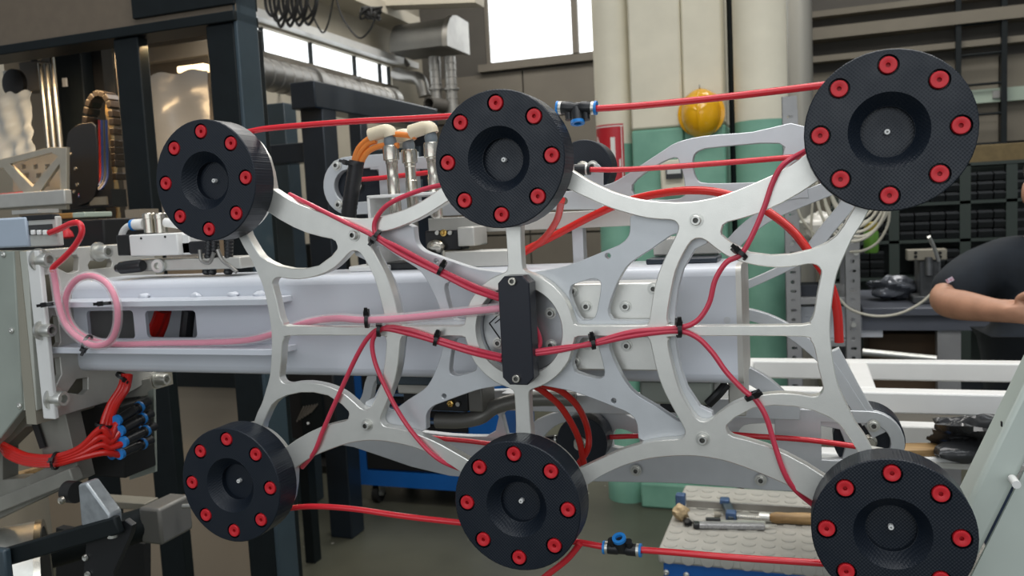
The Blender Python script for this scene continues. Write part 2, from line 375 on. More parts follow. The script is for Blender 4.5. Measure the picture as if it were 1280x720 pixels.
part('ridge', MB().tube([(hc.x - 0.002, 3.585, hc.z + 0.120), (hc.x - 0.002, 3.50, hc.z + 0.088), (hc.x - 0.002, 3.458, hc.z), (hc.x - 0.002, 3.50, hc.z - 0.088), (hc.x - 0.002, 3.585, hc.z - 0.120)], 0.007, 8), M_helmet, t)
part('hook', MB().tube([(hc.x, 3.60, hc.z + 0.125), (hc.x, 3.55, hc.z + 0.125), (hc.x, 3.545, hc.z + 0.14)], 0.004, 8), M_zinc, t)

# ================================================================== BACKGROUND, LEFT HALF
# spiral duct along the left wall
def duct(name, p0, p1, r, label, rib=0.10, cat='duct', amp=0.006, group=None):
    p0, p1 = Vector(p0), Vector(p1); L = (p1 - p0).length; k = int(L / rib); prof = []
    for i in range(k):
        h = i * L / k; prof += [(r, h), (r, h + L / k * 0.78), (r + amp, h + L / k * 0.82), (r + amp, h + L / k * 0.96)]
    prof.append((r, L))
    t = thing(name, p0, label, cat, group)
    part('spiral_pipe', MB().rev(prof, p0, p1 - p0, 28), M_galv, t, smooth=50)
    part('end_collar', MB().pipe(p1 - (p1 - p0).normalized() * 0.07, p1 + (p1 - p0).normalized() * 0.02, r + 0.018, r - 0.01, 28), M_galv, t)
    part('collar', MB().pipe(p0 + (p1 - p0) * 0.55, p0 + (p1 - p0) * 0.585, r + 0.018, r - 0.01, 28), M_galv, t)
    return t
duct('ventilation_duct', (-2.75, 2.6, 2.545), (-2.75, 5.15, 2.545), 0.094, 'long galvanised spiral duct below the strip of windows')
dct = bpy.data.objects['ventilation_duct']
for yy in (3.2, 4.6): part('hanger', MB().box2((-3.40, yy, 2.65), (-2.70, yy + 0.03, 2.67)), M_galv, dct)
t = thing('ventilation_hood', PY(542, 72, 6.3), 'grey sheet metal hood with rounded end beside the back window', 'hood')
h0 = PY(505, 71, 6.3); h1 = PY(570, 72, 6.3); ht = PY(540, 28, 6.3).z
prof = [(h0.z, 6.0), (h0.z, 6.6)]
mb = MB().prism([(6.0 + 0.02, h0.z), (6.5, h0.z), (6.5, ht)] + [(6.25 - 0.23 * math.sin(R(a)), ht - 0.23 + 0.23 * math.cos(R(a))) for a in (0, 20, 40, 60, 80, 90)], 'X', h0.x, h1.x)
part('casing', mb, mat('dull_grey_sheet', (0.16, 0.16, 0.15), 0.45, 0.4, noise=0.2, nscale=4), t)
mb = MB().prism([(6.0 + 0.0, h0.z - 0.01), (6.52, h0.z - 0.01), (6.52, ht + 0.01)] + [(6.25 - 0.25 * math.sin(R(a)), ht - 0.23 + 0.25 * math.cos(R(a))) for a in (0, 20, 40, 60, 80, 90)], 'X', h1.x, h1.x + 0.05)
part('end_plate', mb, M_galv, t)
for u, lab in ((543, 'left of the two upright spiral ducts below the grey hood'), (562, 'right of the two upright spiral ducts below the grey hood')):
    a = PY(u, 71, 6.25); b = PY(u + 3, 142, 6.25)
    duct('upright_duct', (a.x, 6.25, a.z), (a.x, 6.25, b.z), 0.052, lab, 0.06, amp=0.004, group='upright ducts under the hood')
p = PY(495, 92, 6.5); q = PY(525, 100, 6.3)
t = thing('branch_duct', p, 'short galvanised branch duct beside the upright ducts', 'duct')
part('pipe', MB().tube([p, (p + q) / 2, q, q + Vector((0.04, 0, -0.15))], 0.06, 16), M_galv, t)
p = PY(537, 130, 6.0)
single('duct_stub', MB().pipe(p + Vector((0.05, 0.2, 0)), p + Vector((0, -0.02, 0)), 0.06, 0.05, 20), M_walldk, 'open dark end of a duct near the upright ducts', 'duct')
# pipe on the left wall near the corner
single('wall_pipe', MB().tube([PY(440, 15, 6.6), PY(470, 48, 6.6), PY(500, 70, 6.6), PY(510, 82, 6.6)], 0.025, 8), M_walldk, 'thin pipe descending across the corner above the ducts', 'pipe')
# black cable coils hanging near the ceiling
t = thing('cable_coil', PY(358, 0, 4.2), 'thick coil of black cables hanging from the beam at top left', 'cable')
for k in range(9):
    u = 334 + k * 5.5; d = 20 + (k * 7) % 15; w = 14 + (k * 5) % 9
    part('loop', MB().tube([PY(u, -30, 4.2 + 0.03 * k), PY(u - 2, 5, 4.2 + 0.03 * k), PY(u + w * 0.4, d, 4.2 + 0.03 * k), PY(u + w, 6, 4.2 + 0.03 * k), PY(u + w - 2, -30, 4.2 + 0.03 * k)], 0.011, 7), M_rubber, t)
for lab, l in (('black cable drooping in a loop right of the cable coil', [(382, -12), (388, 12), (402, 40), (410, 30), (416, 2), (418, -10)]), ('black cable drooping towards the corner of the hall', [(418, -10), (428, 22), (448, 47), (462, 38), (470, 20), (478, 8)])):
    single('drooping_cable', MB().tube([PY(u, v, 4.8) for u, v in l], 0.007, 7), M_rubber, lab, 'cable', 'drooping cables')
t = thing('cable_tangle', PY(465, 18, 5.2), 'tangled black cables on the pale beam near the corner', 'cable')
for k in range(6):
    pts = [PY(450 + random.uniform(0, 30), 8 + random.uniform(0, 18), 5.2 + random.uniform(-0.1, 0.1)) for _ in range(6)]
    part('loop', MB().tube(pts, 0.010, 6), M_rubber, t)
# overhead crane beam in the top left
a = PY(395, 4, 5.4); b = PY(492, 36, 5.4)
single('overhead_beam', MB().bar(PY(440, 3, 6.0), PY(600, -3, 6.0), 0.2, 0.12), M_wallbg, 'pale horizontal beam under the roof at the top of the picture', 'beam')

# dark blue gantry behind the machine, receding along the hall
GX = -2.0
t = thing('steel_gantry', (GX, 3.2, 0), 'dark blue steel gantry receding behind the red air hose', 'gantry')
def gpost(y, x=GX, w=0.13, m=M_navy, top=2.32): part('post', MB().box2((x - w / 2, y - w / 2, 0), (x + w / 2, y + w / 2, top)), m, t, bevel=0.006)
gpost(2.88); gpost(4.12, w=0.11); gpost(4.10, x=-2.46, w=0.09); gpost(3.3, x=-2.5, w=0.12, m=M_slate)
part('top_rail', MB().box2((GX - 0.07, 2.75, 2.20), (GX + 0.07, 4.2, 2.33)), M_navy, t, bevel=0.006)
part('cross_rail', MB().box2((-2.5, 2.86, 1.95), (GX, 2.98, 2.05)), M_navy, t, bevel=0.006)
part('lower_rail', MB().box2((-2.5, 4.05, 1.80), (GX, 4.15, 1.88)), M_slate, t, bevel=0.006)
part('mid_rail', MB().box2((-2.5, 4.05, 2.02), (GX, 4.15, 2.09)), M_slate, t, bevel=0.006)
part('guard_panel', MB().box2((-2.40, 4.20, 0.6), (-1.95, 4.23, 1.78)), mat('pale_guard_panel', (0.50, 0.48, 0.43), 0.5), t)
# slate post with base plate
t = thing('control_post', (-2.66, 3.95, 0), 'dark control post with a bolted base plate on the floor', 'post')
part('base_plate', MB().plate([[(-2.90, 3.80), (-2.66, 3.78), (-2.56, 4.02), (-2.56, 4.3), (-2.90, 4.3)]], 0.0, 0.05, 0.003, axis='Z'), M_rubber, t)
part('column', MB().box2((-2.88, 3.95, 0.05), (-2.64, 4.2, 1.5)), M_cyl, t, bevel=0.01)
part('bolt', MB().cyl((-2.66, 3.92, 0.05), (-2.66, 3.92, 0.08), 0.022, 8), M_zinc, t)
lv = PY(390, 520, 2.4)
t = thing('vented_cabinet', (lv.x, 2.4, 0), 'dark cabinet with slanted vent slots behind the lower left arm', 'cabinet')
a = PY(350, 485, 2.4); b = PY(405, 552, 2.4)
part('housing', MB().box2((a.x, 2.42, b.z), (b.x + 0.06, 2.60, a.z + 0.1)), M_blackp, t, bevel=0.008)
part('stand', MB().box2((a.x, 2.50, 0.0), (a.x + 0.05, 2.56, b.z)), M_cyl, t)
part('front_panel', MB().box2((lv.x - 0.06, 2.405, b.z), (lv.x + 0.055, 2.42, a.z)), M_cyl, t)
for k in range(6):
    u = 371 + k * 3.4
    part('vent_slat', MB().bar(PY(u, 527 - k * 2.2, 2.4), PY(u + 9, 508 - k * 0.6, 2.4), 0.006, 0.004, (0, 1, 0)), M_galv, t)
part('screw', MB().cyl(PY(385, 529, 2.405), PY(385, 529, 2.395), 0.006, 10), M_zinc, t)

# blue tool trolley on castors
t = thing('tool_trolley', (-1.6, 3.6, 0), 'blue tool trolley with black drawers on castors', 'trolley')
ax, bx, y0, y1 = PZ(462, 628, 0).x - 0.03, PY(634, 560, 3.35).x, 3.3, 3.85
zb2 = PY(470, 607, y0).z; zt2 = 1.02
part('body', MB().box2((ax, y0 + 0.02, zb2), (bx, y1, zt2)), M_bluecart, t, bevel=0.008)
part('front_frame', MB().box2((ax, y0, zb2), (bx, y0 + 0.02, zb2 + 0.09)).box2((ax, y0, zb2 + 0.09), (ax + 0.05, y0 + 0.02, zt2)).box2((bx - 0.20, y0, zb2 + 0.09), (bx, y0 + 0.02, zt2)), M_bluecart, t)
zz = zb2 + 0.10; k = 0
for h in (0.16, 0.075, 0.075, 0.075, 0.075, 0.12):
    d = part('drawer', MB().box2((ax + 0.055, y0 - 0.005, zz), (bx - 0.205, y0 + 0.015, zz + h - 0.012)), M_blackp, t, bevel=0.003)
    part('drawer_handle', MB().box2((ax + 0.07, y0 - 0.018, zz + h - 0.028), (bx - 0.22, y0 - 0.006, zz + h - 0.016)), mat('blue_grey_grip', (0.10, 0.16, 0.26), 0.4), d); zz += h
for x in (ax + 0.08, bx - 0.1):
    for y in (y0 + 0.06, y1 - 0.06):
        c = part('castor', MB().cyl((x - 0.017, y, 0.055), (x + 0.017, y, 0.055), 0.055, 20), M_rubber, t)
        part('castor_fork', MB().box2((x - 0.028, y - 0.03, 0.05), (x - 0.020, y + 0.03, zb2)).box2((x + 0.020, y - 0.03, 0.05), (x + 0.028, y + 0.03, zb2)).cyl((x - 0.03, y, 0.055), (x + 0.03, y, 0.055), 0.018, 12), M_zinc, c)

# ================================================================== BACKGROUND, RIGHT HALF
# wall ladder
a = PY(1197, 60, 7.05); b = PY(1254, 60, 7.05)
t = thing('wall_ladder', ((a.x + b.x) / 2, 7.05, 0), 'dark fixed ladder on the back wall behind the parts rack', 'ladder')
for x in (a.x, b.x): part('rail', MB().box2((x - 0.02, 7.0, 0.0), (x + 0.02, 7.05, 4.5)), M_cyl, t)
zz = 0.3
while zz < 4.4:
    part('rung', MB().cyl((a.x, 7.025, zz), (b.x, 7.025, zz), 0.011, 8), M_cyl, t); zz += 0.243
a = PY(1218, 127, 6.9); b = PY(1330, 112, 6.9)
t = thing('wall_trunking', (a.x, 7.1, a.z), 'pale green box strip on the back wall beside the ladder', 'box')
part('trunking', MB().box2((a.x, 7.08, a.z), (b.x, 7.2, a.z + 0.11)), mat('pale_green_plastic', (0.33, 0.40, 0.33), 0.5), t)
part('switch_plate', MB().box2((a.x + 0.16, 7.06, a.z + 0.03), (a.x + 0.23, 7.08, a.z + 0.09)), M_galv, t)
# grey pipe in the corner right of the thick column
p = PY(1000, 100, 6.4)
single('drain_pipe', MB().cyl((p.x, 6.4, 0), (p.x, 6.4, 5.5), 0.10, 24), mat('grey_pipe_paint', (0.26, 0.255, 0.23), 0.4, 0.2), 'grey vertical pipe right of the thick round column', 'pipe', bevel=0)
single('tall_panel', MB().box2((p.x - 0.28, 6.5, 0), (p.x - 0.12, 6.55, 5.5)), mat('blue_grey_sheet', (0.42, 0.44, 0.46), 0.35, 0.3), 'tall blue grey sheet standing behind the thick round column', 'panel')
# small parts rack
RY = 5.0
xa, xb = PY(1040, 260, RY).x, PY(1345, 260, RY).x
t = thing('parts_rack', ((xa + xb) / 2, RY, 0), 'dark green rack of small black parts drawers behind the workbench', 'rack')
M_rack = mat('dark_green_rack_paint', (0.030, 0.042, 0.036), 0.5); M_bin = mat('black_bin_plastic', (0.014, 0.016, 0.018), 0.28)
for u in (1050, 1117, 1206, 1264, 1340):
    x = PY(u, 260, RY).x; part('post', MB().box2((x - 0.03, RY - 0.02, 0), (x + 0.03, RY + 0.04, PY(u, 205, RY).z)), M_rack, t)
levels = [PY(1200, v, RY).z for v in (204, 251, 298, 345, 392)]
for z in levels: part('shelf', MB().box2((xa, RY - 0.02, z - 0.02), (xb, RY + 0.35, z)), M_rack, t)
part('back_sheet', MB().box2((xa, RY + 0.36, 0), (xb, RY + 0.38, levels[0])), M_rack, t)
me = None
for li, z in enumerate(levels[1:4]):
    zt_ = levels[li] - 0.03
    for r_ in range(3):
        for k in range(15):
            x = xa + 0.05 + k * 0.088
            if x > xb - 0.1 or (li == 1 and k > 11) or (li == 2 and k in (3, 4, 9, 10, 11)): continue
            zz = z + 0.004 + r_ * 0.058
            if me is None:
                mb = MB().prism([(0, 0), (0.24, 0), (0.24, 0.05), (0.02, 0.05), (0.02, 0.035), (-0.012, 0.042), (-0.012, 0.034)], 'X', -0.04, 0.04)
                o = mesh_obj('drawer', mb, M_bin, t, smooth=0); me = o.data
                me.transform(Matrix.Translation(WL[t.name])); 
            else:
                o = bpy.data.objects.new('drawer', me); COL.objects.link(o); o.parent = t; o.matrix_parent_inverse = Matrix()
            o.location = Vector((x + 0.04, RY + 0.0, zz)) - WL[t.name]
# cardboard under the rack
p = PY(1225, 200, 5.6); q = PY(1300, 182, 5.6)
single('long_carton', MB().box2((p.x - 0.2, 5.4, levels[0]), (q.x + 0.2, 5.7, levels[0] + 0.12)), mat('ochre_card', (0.16, 0.115, 0.05), 0.7, 0, noise=0.2), 'ochre carton lying on top of the parts rack', 'carton', bevel=0.004)

# slotted angle shelving
SY = 3.0
def angle_post(u, h):
    x0, x1 = PY(u - 9.5, 300, SY).x, PY(u + 9.5, 300, SY).x; xc = (x0 + x1) / 2
    holes = []; z = 0.06
    while z < h - 0.05:
        if len(holes) % 2 == 0: holes.append(rrect(xc - 0.010, z - 0.005, xc + 0.014, z + 0.006, 0.004, 2))
        else: holes.append(rrect(xc - 0.008, z - 0.008, xc + 0.008, z + 0.008, 0.006, 2))
        z += 0.042
    mb = MB().plate([[(x0, 0), (x1, 0), (x1, h), (x0, h)]] + holes, SY, SY + 0.003, 0.0005)
    mb.box2((x0, SY, 0), (x0 + 0.003, SY + 0.05, h)); return mb, xc
t = thing('slotted_shelving', (0.4, SY, 0), 'grey slotted angle shelving loaded with supplies right of the thick column', 'shelving')
M_angle = mat('grey_slotted_steel', (0.33, 0.335, 0.34), 0.4, 0.3, noise=0.15, nscale=10)
for u in (990, 1065):
    mb, xc = angle_post(u, 2.08); part('upright', mb, M_angle, t)
    x = xc
    part('upright', MB().box2((x - 0.03, SY + 0.55, 0), (x - 0.027, SY + 0.6, 2.08)).box2((x - 0.03, SY + 0.597, 0), (x + 0.03, SY + 0.6, 2.08)), M_angle, t)
sx0, sx1 = PY(978, 300, SY).x, PY(1078, 300, SY).x
dz = {n: PY(1030, v, SY).z for n, v in dict(a=305, b=372, c=425, d=520).items()}
for n in dz: part('deck', MB().box2((sx0 + 0.01, SY + 0.004, dz[n] - 0.03), (sx1 - 0.012, SY + 0.6, dz[n])), M_angle, t, bevel=0.002)
part('deck', MB().box2((sx0 + 0.01, SY + 0.004, 0.2), (sx1 - 0.012, SY + 0.6, 0.23)), M_angle, t, bevel=0.002)
for u, v in ((994, 297), (1069, 297), (1067, 406), (1070, 316)):
    p = PY(u, v, SY - 0.001); part('bolt', MB().cyl(p, p + Vector((0, -0.012, 0)), 0.011, 8), M_zinc, t)
def rock(c, r, seed, n=14, m=9, amp=0.25, fr=0):
    rr = random.Random(seed); mb = MB().ell((0, 0, 0), (1, 1, 1), n, m); ks = [(rr.uniform(2, 6), rr.uniform(2, 6), rr.uniform(2, 6), rr.uniform(0, 6)) for _ in range(4)]
    for v in mb.v:
        f = 1 + amp * sum(math.sin(k[0] * v.x + k[1] * v.y + k[2] * v.z + k[3]) for k in ks) / 2 + (0.05 * (math.sin(fr * v.x + 2 * v.y) * math.sin(fr * v.z + v.x * 3) + math.sin(fr * 1.7 * v.y + 3 * v.z)) if fr else 0)
        v.x, v.y, v.z = c[0] + v.x * r[0] * f, c[1] + v.y * r[1] * f, c[2] + v.z * r[2] * f
    return mb
M_film = mat('crumpled_clear_film', (0.72, 0.70, 0.64), 0.2, 0, bump=0.8, bscale=40)
M_filmd = mat('dark_shiny_film', (0.11, 0.12, 0.14), 0.16, 0.2, bump=1.0, bscale=35)
c = PY(1022, 284, 3.25)
single('film_bundle', rock((c.x, 3.25, dz['a'] + 0.066), (0.085, 0.11, 0.060), 3, 30, 18, 0.16, 14), M_film, 'bundle of crumpled whitish film on the top shelf', 'plastic film', loc=(c.x, 3.25, dz['a']))
for k, (u, v, w, h, cc, lab) in enumerate([(1009, 0, 0.10, 0.05, (0.03, 0.035, 0.045), 'small dark box on the middle shelf'), (1033, 0, 0.06, 0.06, (0.6, 0.62, 0.66), 'small white box on the middle shelf left of its post')]):
    x = PY(u, 360, 3.1).x
    single('small_box', MB().box2((x - w / 2, 3.05, dz['b']), (x + w / 2, 3.2, dz['b'] + h)), mat('box_card_%d' % k, cc, 0.6), lab, 'box', bevel=0.002)
M_ext = mat('extrusion_silver', (0.62, 0.64, 0.68), 0.32, 0.4)
zz = dz['c']
for k, (ln, lab) in enumerate([(0.34, 'lowest of the three silver profiles stacked on the lower shelf'), (0.33, 'middle of the three silver profiles stacked on the lower shelf'), (0.24, 'topmost and shortest of the silver profiles on the lower shelf')]):
    x = PY(984, 400, 3.1).x + 0.005
    h = 0.045
    sec = [(0, 0), (0.016, 0), (0.016, 0.006), (0.026, 0.006), (0.026, 0), (0.042, 0), (0.042, h), (0.026, h), (0.026, h - 0.006), (0.016, h - 0.006), (0.016, h), (0, h)]
    single('aluminium_profile', MB().prism([(3.08 + a * 2.2, zz + b) for a, b in sec], 'X', x, x + ln + 0.05), M_ext, lab, 'profile', 'silver profiles on the lower shelf'); zz += h + 0.001
# coil of cream hose hanging on the shelving
t = thing('hose_coil', PY(1068, 300, 2.9), 'coil of cream hose hanging behind the upper right pad', 'hose')
M_cream_h = mat('cream_hose', (0.50, 0.48, 0.40), 0.4)
for k in range(7):
    cx, cz, rx, rz = 1066 + (k % 3) * 3, 222 + k * 2.0, 30 + k * 2.6, 46 + k * 3.6
    pts = [PY(cx + rx * math.cos(a * math.pi / 8), cz + rz * math.sin(a * math.pi / 8), 2.86 - 0.012 * k) for a in range(16)]
    part('turn', MB().tube(pts, 0.0062, 8, 3, True), M_cream_h, t)
for lab, pts in (('cream hose hanging loose below the hose coil', [(1112, 255), (1110, 280), (1098, 302), (1080, 313), (1062, 315)]),
                 ('thin grey hose drooping in front of the dark carton', [(1048, 372), (1062, 386), (1085, 394), (1108, 395), (1130, 390), (1152, 378), (1168, 364)]),
                 ('thin grey hose looped over the shelf left of the film', [(1016, 215), (1016, 250), (1014, 285), (1018, 300)]),
                 ('thin grey hose arching beside the left shelf post', [(993, 250), (1003, 275), (1022, 296), (1040, 312)])):
    single('loose_hose', MB().tube([PY(u, v, 2.93) for u, v in pts], 0.0055, 8), M_cream_h, lab, 'hose', 'loose hoses at the shelving')
hk = PY(1066, 178, 2.83)
sh_ = bpy.data.objects['slotted_shelving']
part('hook', MB().tube([(hk.x, SY + 0.002, hk.z + 0.01), (hk.x, 2.86, hk.z - 0.005), (hk.x, 2.77, hk.z - 0.005), (hk.x, 2.76, hk.z + 0.02)], 0.007, 8), M_zinc, sh_)
# tall bottle with green label
p = PY(1089, 316, 3.25)
t = thing('spray_bottle', p, 'green bottle with yellow shoulder beside the right shelf post', 'bottle')
part('body', MB().rev([(0.028, 0), (0.032, 0.01), (0.032, 0.09), (0.028, 0.10)], p, (0, 0, 1), 18), mat('green_label', (0.10, 0.24, 0.03), 0.4), t)
part('shoulder', MB().rev([(0.028, 0.10), (0.030, 0.105), (0.028, 0.135), (0.02, 0.14)], p, (0, 0, 1), 18), mat('ochre_label', (0.34, 0.27, 0.03), 0.4), t)
# workbench right of the shelving
by0 = 3.05; zt_ = PY(1130, 385, by0).z
xa, xb = PY(1078, 390, by0).x, PY(1400, 390, by0).x
M_bench = mat('grey_blue_bench', (0.11, 0.12, 0.145), 0.35, 0.1, noise=0.15, nscale=5)
t = thing('workbench', ((xa + xb) / 2, by0, 0), 'grey steel workbench behind the person', 'workbench')
part('top', MB().box2((xa, by0, zt_ - 0.035), (xb, by0 + 0.75, zt_)), M_bench, t, bevel=0.004)
part('apron', MB().box2((xa, by0 + 0.02, zt_ - 0.10), (xb, by0 + 0.05, zt_ - 0.036)), M_bench, t)
for x in (PY(1188, 450, by0).x, xb - 0.05, ):
    part('leg', MB().box2((x - 0.045, by0 + 0.03, 0), (x + 0.045, by0 + 0.10, zt_ - 0.035)), M_angle, t, bevel=0.003)
    part('leg', MB().box2((x - 0.045, by0 + 0.65, 0), (x + 0.045, by0 + 0.72, zt_ - 0.035)), M_angle, t, bevel=0.003)
part('shelf', MB().box2((xa, by0 + 0.05, 0.70), (xb, by0 + 0.72, 0.73)), M_bench, t)
ca, cb = PY(1086, 450, by0 + 0.12), PY(1176, 450, by0 + 0.12)
single('carton', MB().box2((ca.x, by0 + 0.12, 0.73), (cb.x, by0 + 0.5, zt_ - 0.13)), M_card, 'large brown carton under the workbench', 'carton', bevel=0.004)
p = PY(1075, 443, 2.96)
single('silver_tube', MB().cyl(PY(1078, 440, 2.98), PY(1170, 449, 2.98), 0.016, 14), M_zinc, 'silver round bar lying in front of the brown carton', 'bar')
c = PY(1110, 340, 3.35)
single('dark_film', rock((c.x + 0.02, 3.36, zt_ + 0.055), (0.10, 0.09, 0.050), 8, 34, 20, 0.2, 12), M_filmd, 'dark crumpled shiny film on the workbench', 'plastic film', loc=(c.x, 3.4, zt_))
vc = PY(1160, 330, 3.25)
t = thing('bench_vise', (vc.x, 3.25, zt_), 'steel bench vise with beige jaw and raised lever on the workbench', 'vise')
M_jaw = mat('beige_cast_jaw', (0.27, 0.25, 0.20), 0.45, 0.2, noise=0.1); M_vise = mat('grey_cast_vise', (0.10, 0.105, 0.11), 0.4, 0.4, noise=0.2)
ja, jb = PY(1134, 326, 3.2), PY(1184, 311, 3.2)
part('jaw', MB().box2((ja.x, 3.2, ja.z), (jb.x, 3.27, jb.z)), M_jaw, t, bevel=0.004)
for u in (1144.5, 1175):
    for v in (316, 321): p = PY(u, v, 3.2); part('screw', MB().cyl(p, p + Vector((0, -0.004, 0)), 0.007, 10), M_dark, t)
part('body', MB().box2((ja.x + 0.05, 3.21, zt_ + 0.03), (jb.x - 0.03, 3.4, ja.z)).box2((ja.x + 0.02, 3.18, zt_), (jb.x + 0.03, 3.45, zt_ + 0.035)), M_vise, t, bevel=0.006)
part('spindle', MB().cyl(PY(1161, 322, 3.19), PY(1161, 345, 3.17), 0.016, 12).cyl(PY(1174, 325, 3.17), PY(1174, 372, 3.17), 0.006, 10), M_vise, t)
part('lever', MB().tube([PY(1161, 296, 3.1), PY(1167, 308, 3.13), PY(1173, 326, 3.17)], 0.008, 10), M_zinc, t)

# ------------------------------------------------------------------ person at the right edge
PXc, PYc = 1.02, 2.02
t = thing('person', (PXc, PYc, 0), 'person in a navy t-shirt standing at right with bent arm', 'person')
def skin(name, nodes, edges, root, m, parent, levels=2):
    names = list(nodes); idx = {n: i for i, n in enumerate(names)}
    loc = WL[parent.name]; me = bpy.data.meshes.new(name)
    me.from_pydata([tuple(Vector(nodes[n][0]) - loc) for n in names], [(idx[a], idx[b]) for a, b in edges], [])
    o = bpy.data.objects.new(name, me); COL.objects.link(o); o.parent = parent; WL[o.name] = loc
    md = o.modifiers.new('Skin', 'SKIN'); md.use_smooth_shade = True
    for n in names:
        r = nodes[n][1]; sv = me.skin_vertices[0].data[idx[n]]; sv.radius = (r, r) if not isinstance(r, tuple) else r; sv.use_root = (n == root)
    s = o.modifiers.new('Subsurf', 'SUBSURF'); s.levels = levels; s.render_levels = levels
    dg = bpy.context.evaluated_depsgraph_get(); nm = bpy.data.meshes.new_from_object(o.evaluated_get(dg))
    o.modifiers.clear(); o.data = nm; nm.materials.clear(); nm.materials.append(m)
    nm.polygons.foreach_set('use_smooth', [True] * len(nm.polygons)); bpy.data.meshes.remove(me); return o
x, y = PXc, PYc
SR, EL, WR = (x - 0.185, y + 0.0, 1.425), (0.672, 1.83, 1.325), (0.800, 1.655, 1.318)
SLh, ELl, WRl = (x + 0.185, y + 0.0, 1.425), (x + 0.31, y - 0.16, 1.28), (x + 0.13, y - 0.36, 1.32)
def lerp(a, b, f): return tuple(a[i] + (b[i] - a[i]) * f for i in range(3))
def hand(pref, wr, d, up, nodes, edges, curl=1.0):
    d = Vector(d).normalized(); up = Vector(up); up = (up - d * up.dot(d)).normalized(); sd = d.cross(up)
    w = Vector(wr); pm = w + d * 0.055
    nodes[pref + 'palm'] = (tuple(pm), (0.036, 0.020)); edges.append((pref + 'wr', pref + 'palm'))
    for k, (off, L) in enumerate(((0.030, 0.070), (0.011, 0.080), (-0.010, 0.074), (-0.029, 0.058))):
        b = w + d * 0.088 + up * off; prev = pref + 'palm'
        for j, (f, cu) in enumerate(((0.0, 0), (0.45, 0.25), (0.80, 0.75), (1.0, 1.2))):
            p = b + d * (L * f * (1 - 0.25 * f * curl)) + sd * (L * 0.55 * f * f * curl)
            nm = '%sf%d_%d' % (pref, k, j); nodes[nm] = (tuple(p), 0.0095 - 0.0012 * j); edges.append((prev, nm)); prev = nm
    prev = pref + 'palm'
    for j, (a, u_, s_) in enumerate(((0.035, 0.038, 0.012), (0.062, 0.052, 0.026), (0.088, 0.050, 0.036))):
        nm = '%st_%d' % (pref, j); nodes[nm] = (tuple(w + d * a + up * u_ + sd * s_), 0.0115 - 0.001 * j); edges.append((prev, nm)); prev = nm
N = {'pelvis': ((x, y, 0.95), (0.15, 0.10)), 'waist': ((x, y, 1.10), (0.15, 0.10)), 'chest': ((x, y, 1.30), (0.16, 0.11)), 'collar': ((x, y, 1.44), (0.10, 0.075)),
     'neck': ((x - 0.01, y - 0.03, 1.515), 0.056), 'jaw': ((x - 0.02, y - 0.07, 1.57), (0.062, 0.072)), 'skull': ((x - 0.02, y - 0.055, 1.64), (0.078, 0.092)), 'crown': ((x - 0.02, y - 0.045, 1.715), (0.060, 0.075)),
     'sr': (SR, 0.062), 'ar': (lerp(SR, EL, 0.5), 0.055), 'er': (EL, 0.046), 'fr': (lerp(EL, WR, 0.35), 0.047), 'gr': (lerp(EL, WR, 0.72), 0.037), 'rwr': (WR, 0.030),
     'sl': (SLh, 0.062), 'al': (lerp(SLh, ELl, 0.5), 0.055), 'el': (ELl, 0.044), 'fl': (lerp(ELl, WRl, 0.35), 0.046), 'lwr': (WRl, 0.030)}
E_ = [('pelvis', 'waist'), ('waist', 'chest'), ('chest', 'collar'), ('collar', 'neck'), ('neck', 'jaw'), ('jaw', 'skull'), ('skull', 'crown'), ('collar', 'sr'), ('sr', 'ar'), ('ar', 'er'), ('er', 'fr'), ('fr', 'gr'), ('gr', 'rwr'),
      ('collar', 'sl'), ('sl', 'al'), ('al', 'el'), ('el', 'fl'), ('fl', 'lwr')]
for s_, q in ((-1, 'r'), (1, 'l')):
    N['h' + q] = ((x + s_ * 0.10, y, 0.88), 0.095); N['k' + q] = ((x + s_ * 0.11, y - 0.01, 0.48), 0.062); N['a' + q + 'k'] = ((x + s_ * 0.12, y + 0.02, 0.10), 0.042); N['t' + q] = ((x + s_ * 0.13, y - 0.13, 0.04), 0.036)
    E_ += [('pelvis', 'h' + q), ('h' + q, 'k' + q), ('k' + q, 'a' + q + 'k'), ('a' + q + 'k', 't' + q)]
hand('r', WR, (0.9, -0.42, -0.05), (0.1, 0.1, 1), N, E_, 1.1)
hand('l', WRl, (-0.8, -0.5, 0.0), (0, 0, 1), N, E_, 1.1)
body = skin('body', N, E_, 'pelvis', M_skin, t)
hd = Vector((x - 0.02, y - 0.06, 1.635))
fm = MB()
fm.ell(hd + Vector((0, -0.095, -0.012)), (0.013, 0.022, 0.026), 10, 8)
for s_ in (-1, 1):
    fm.ell(hd + Vector((s_ * 0.082, 0.012, -0.008)), (0.010, 0.019, 0.032), 12, 8, Matrix.Rotation(R(s_ * 12), 3, 'Z'))
fm.ell(hd + Vector((0, -0.083, -0.050)), (0.026, 0.010, 0.006), 12, 6)
part('face', fm, M_skin, t, smooth=60)
for s_ in (-1, 1): part('eye', MB().ell(hd + Vector((s_ * 0.032, -0.083, 0.012)), (0.013, 0.010, 0.009), 12, 8), M_dark, t)
part('hair', MB().ell(hd + Vector((0, 0.018, 0.055)), (0.085, 0.095, 0.06), 20, 12), mat('dark_hair', (0.02, 0.014, 0.01), 0.7, bump=0.5, bscale=80), t)
def loft(rings, n=28):
    mb = MB(); V = []; Fc = []
    for (cx, cy, cz, rx, ry) in rings:
        for k in range(n):
            a = 2 * math.pi * k / n; ca, sa = math.cos(a), math.sin(a)
            V.append((cx + rx * math.copysign(abs(ca) ** 0.8, ca), cy + ry * math.copysign(abs(sa) ** 0.8, sa), cz))
    for i in range(len(rings) - 1):
        for k in range(n): q = (k + 1) % n; Fc.append((i * n + k, i * n + q, (i + 1) * n + q, (i + 1) * n + k))
    return mb.add(V, Fc)
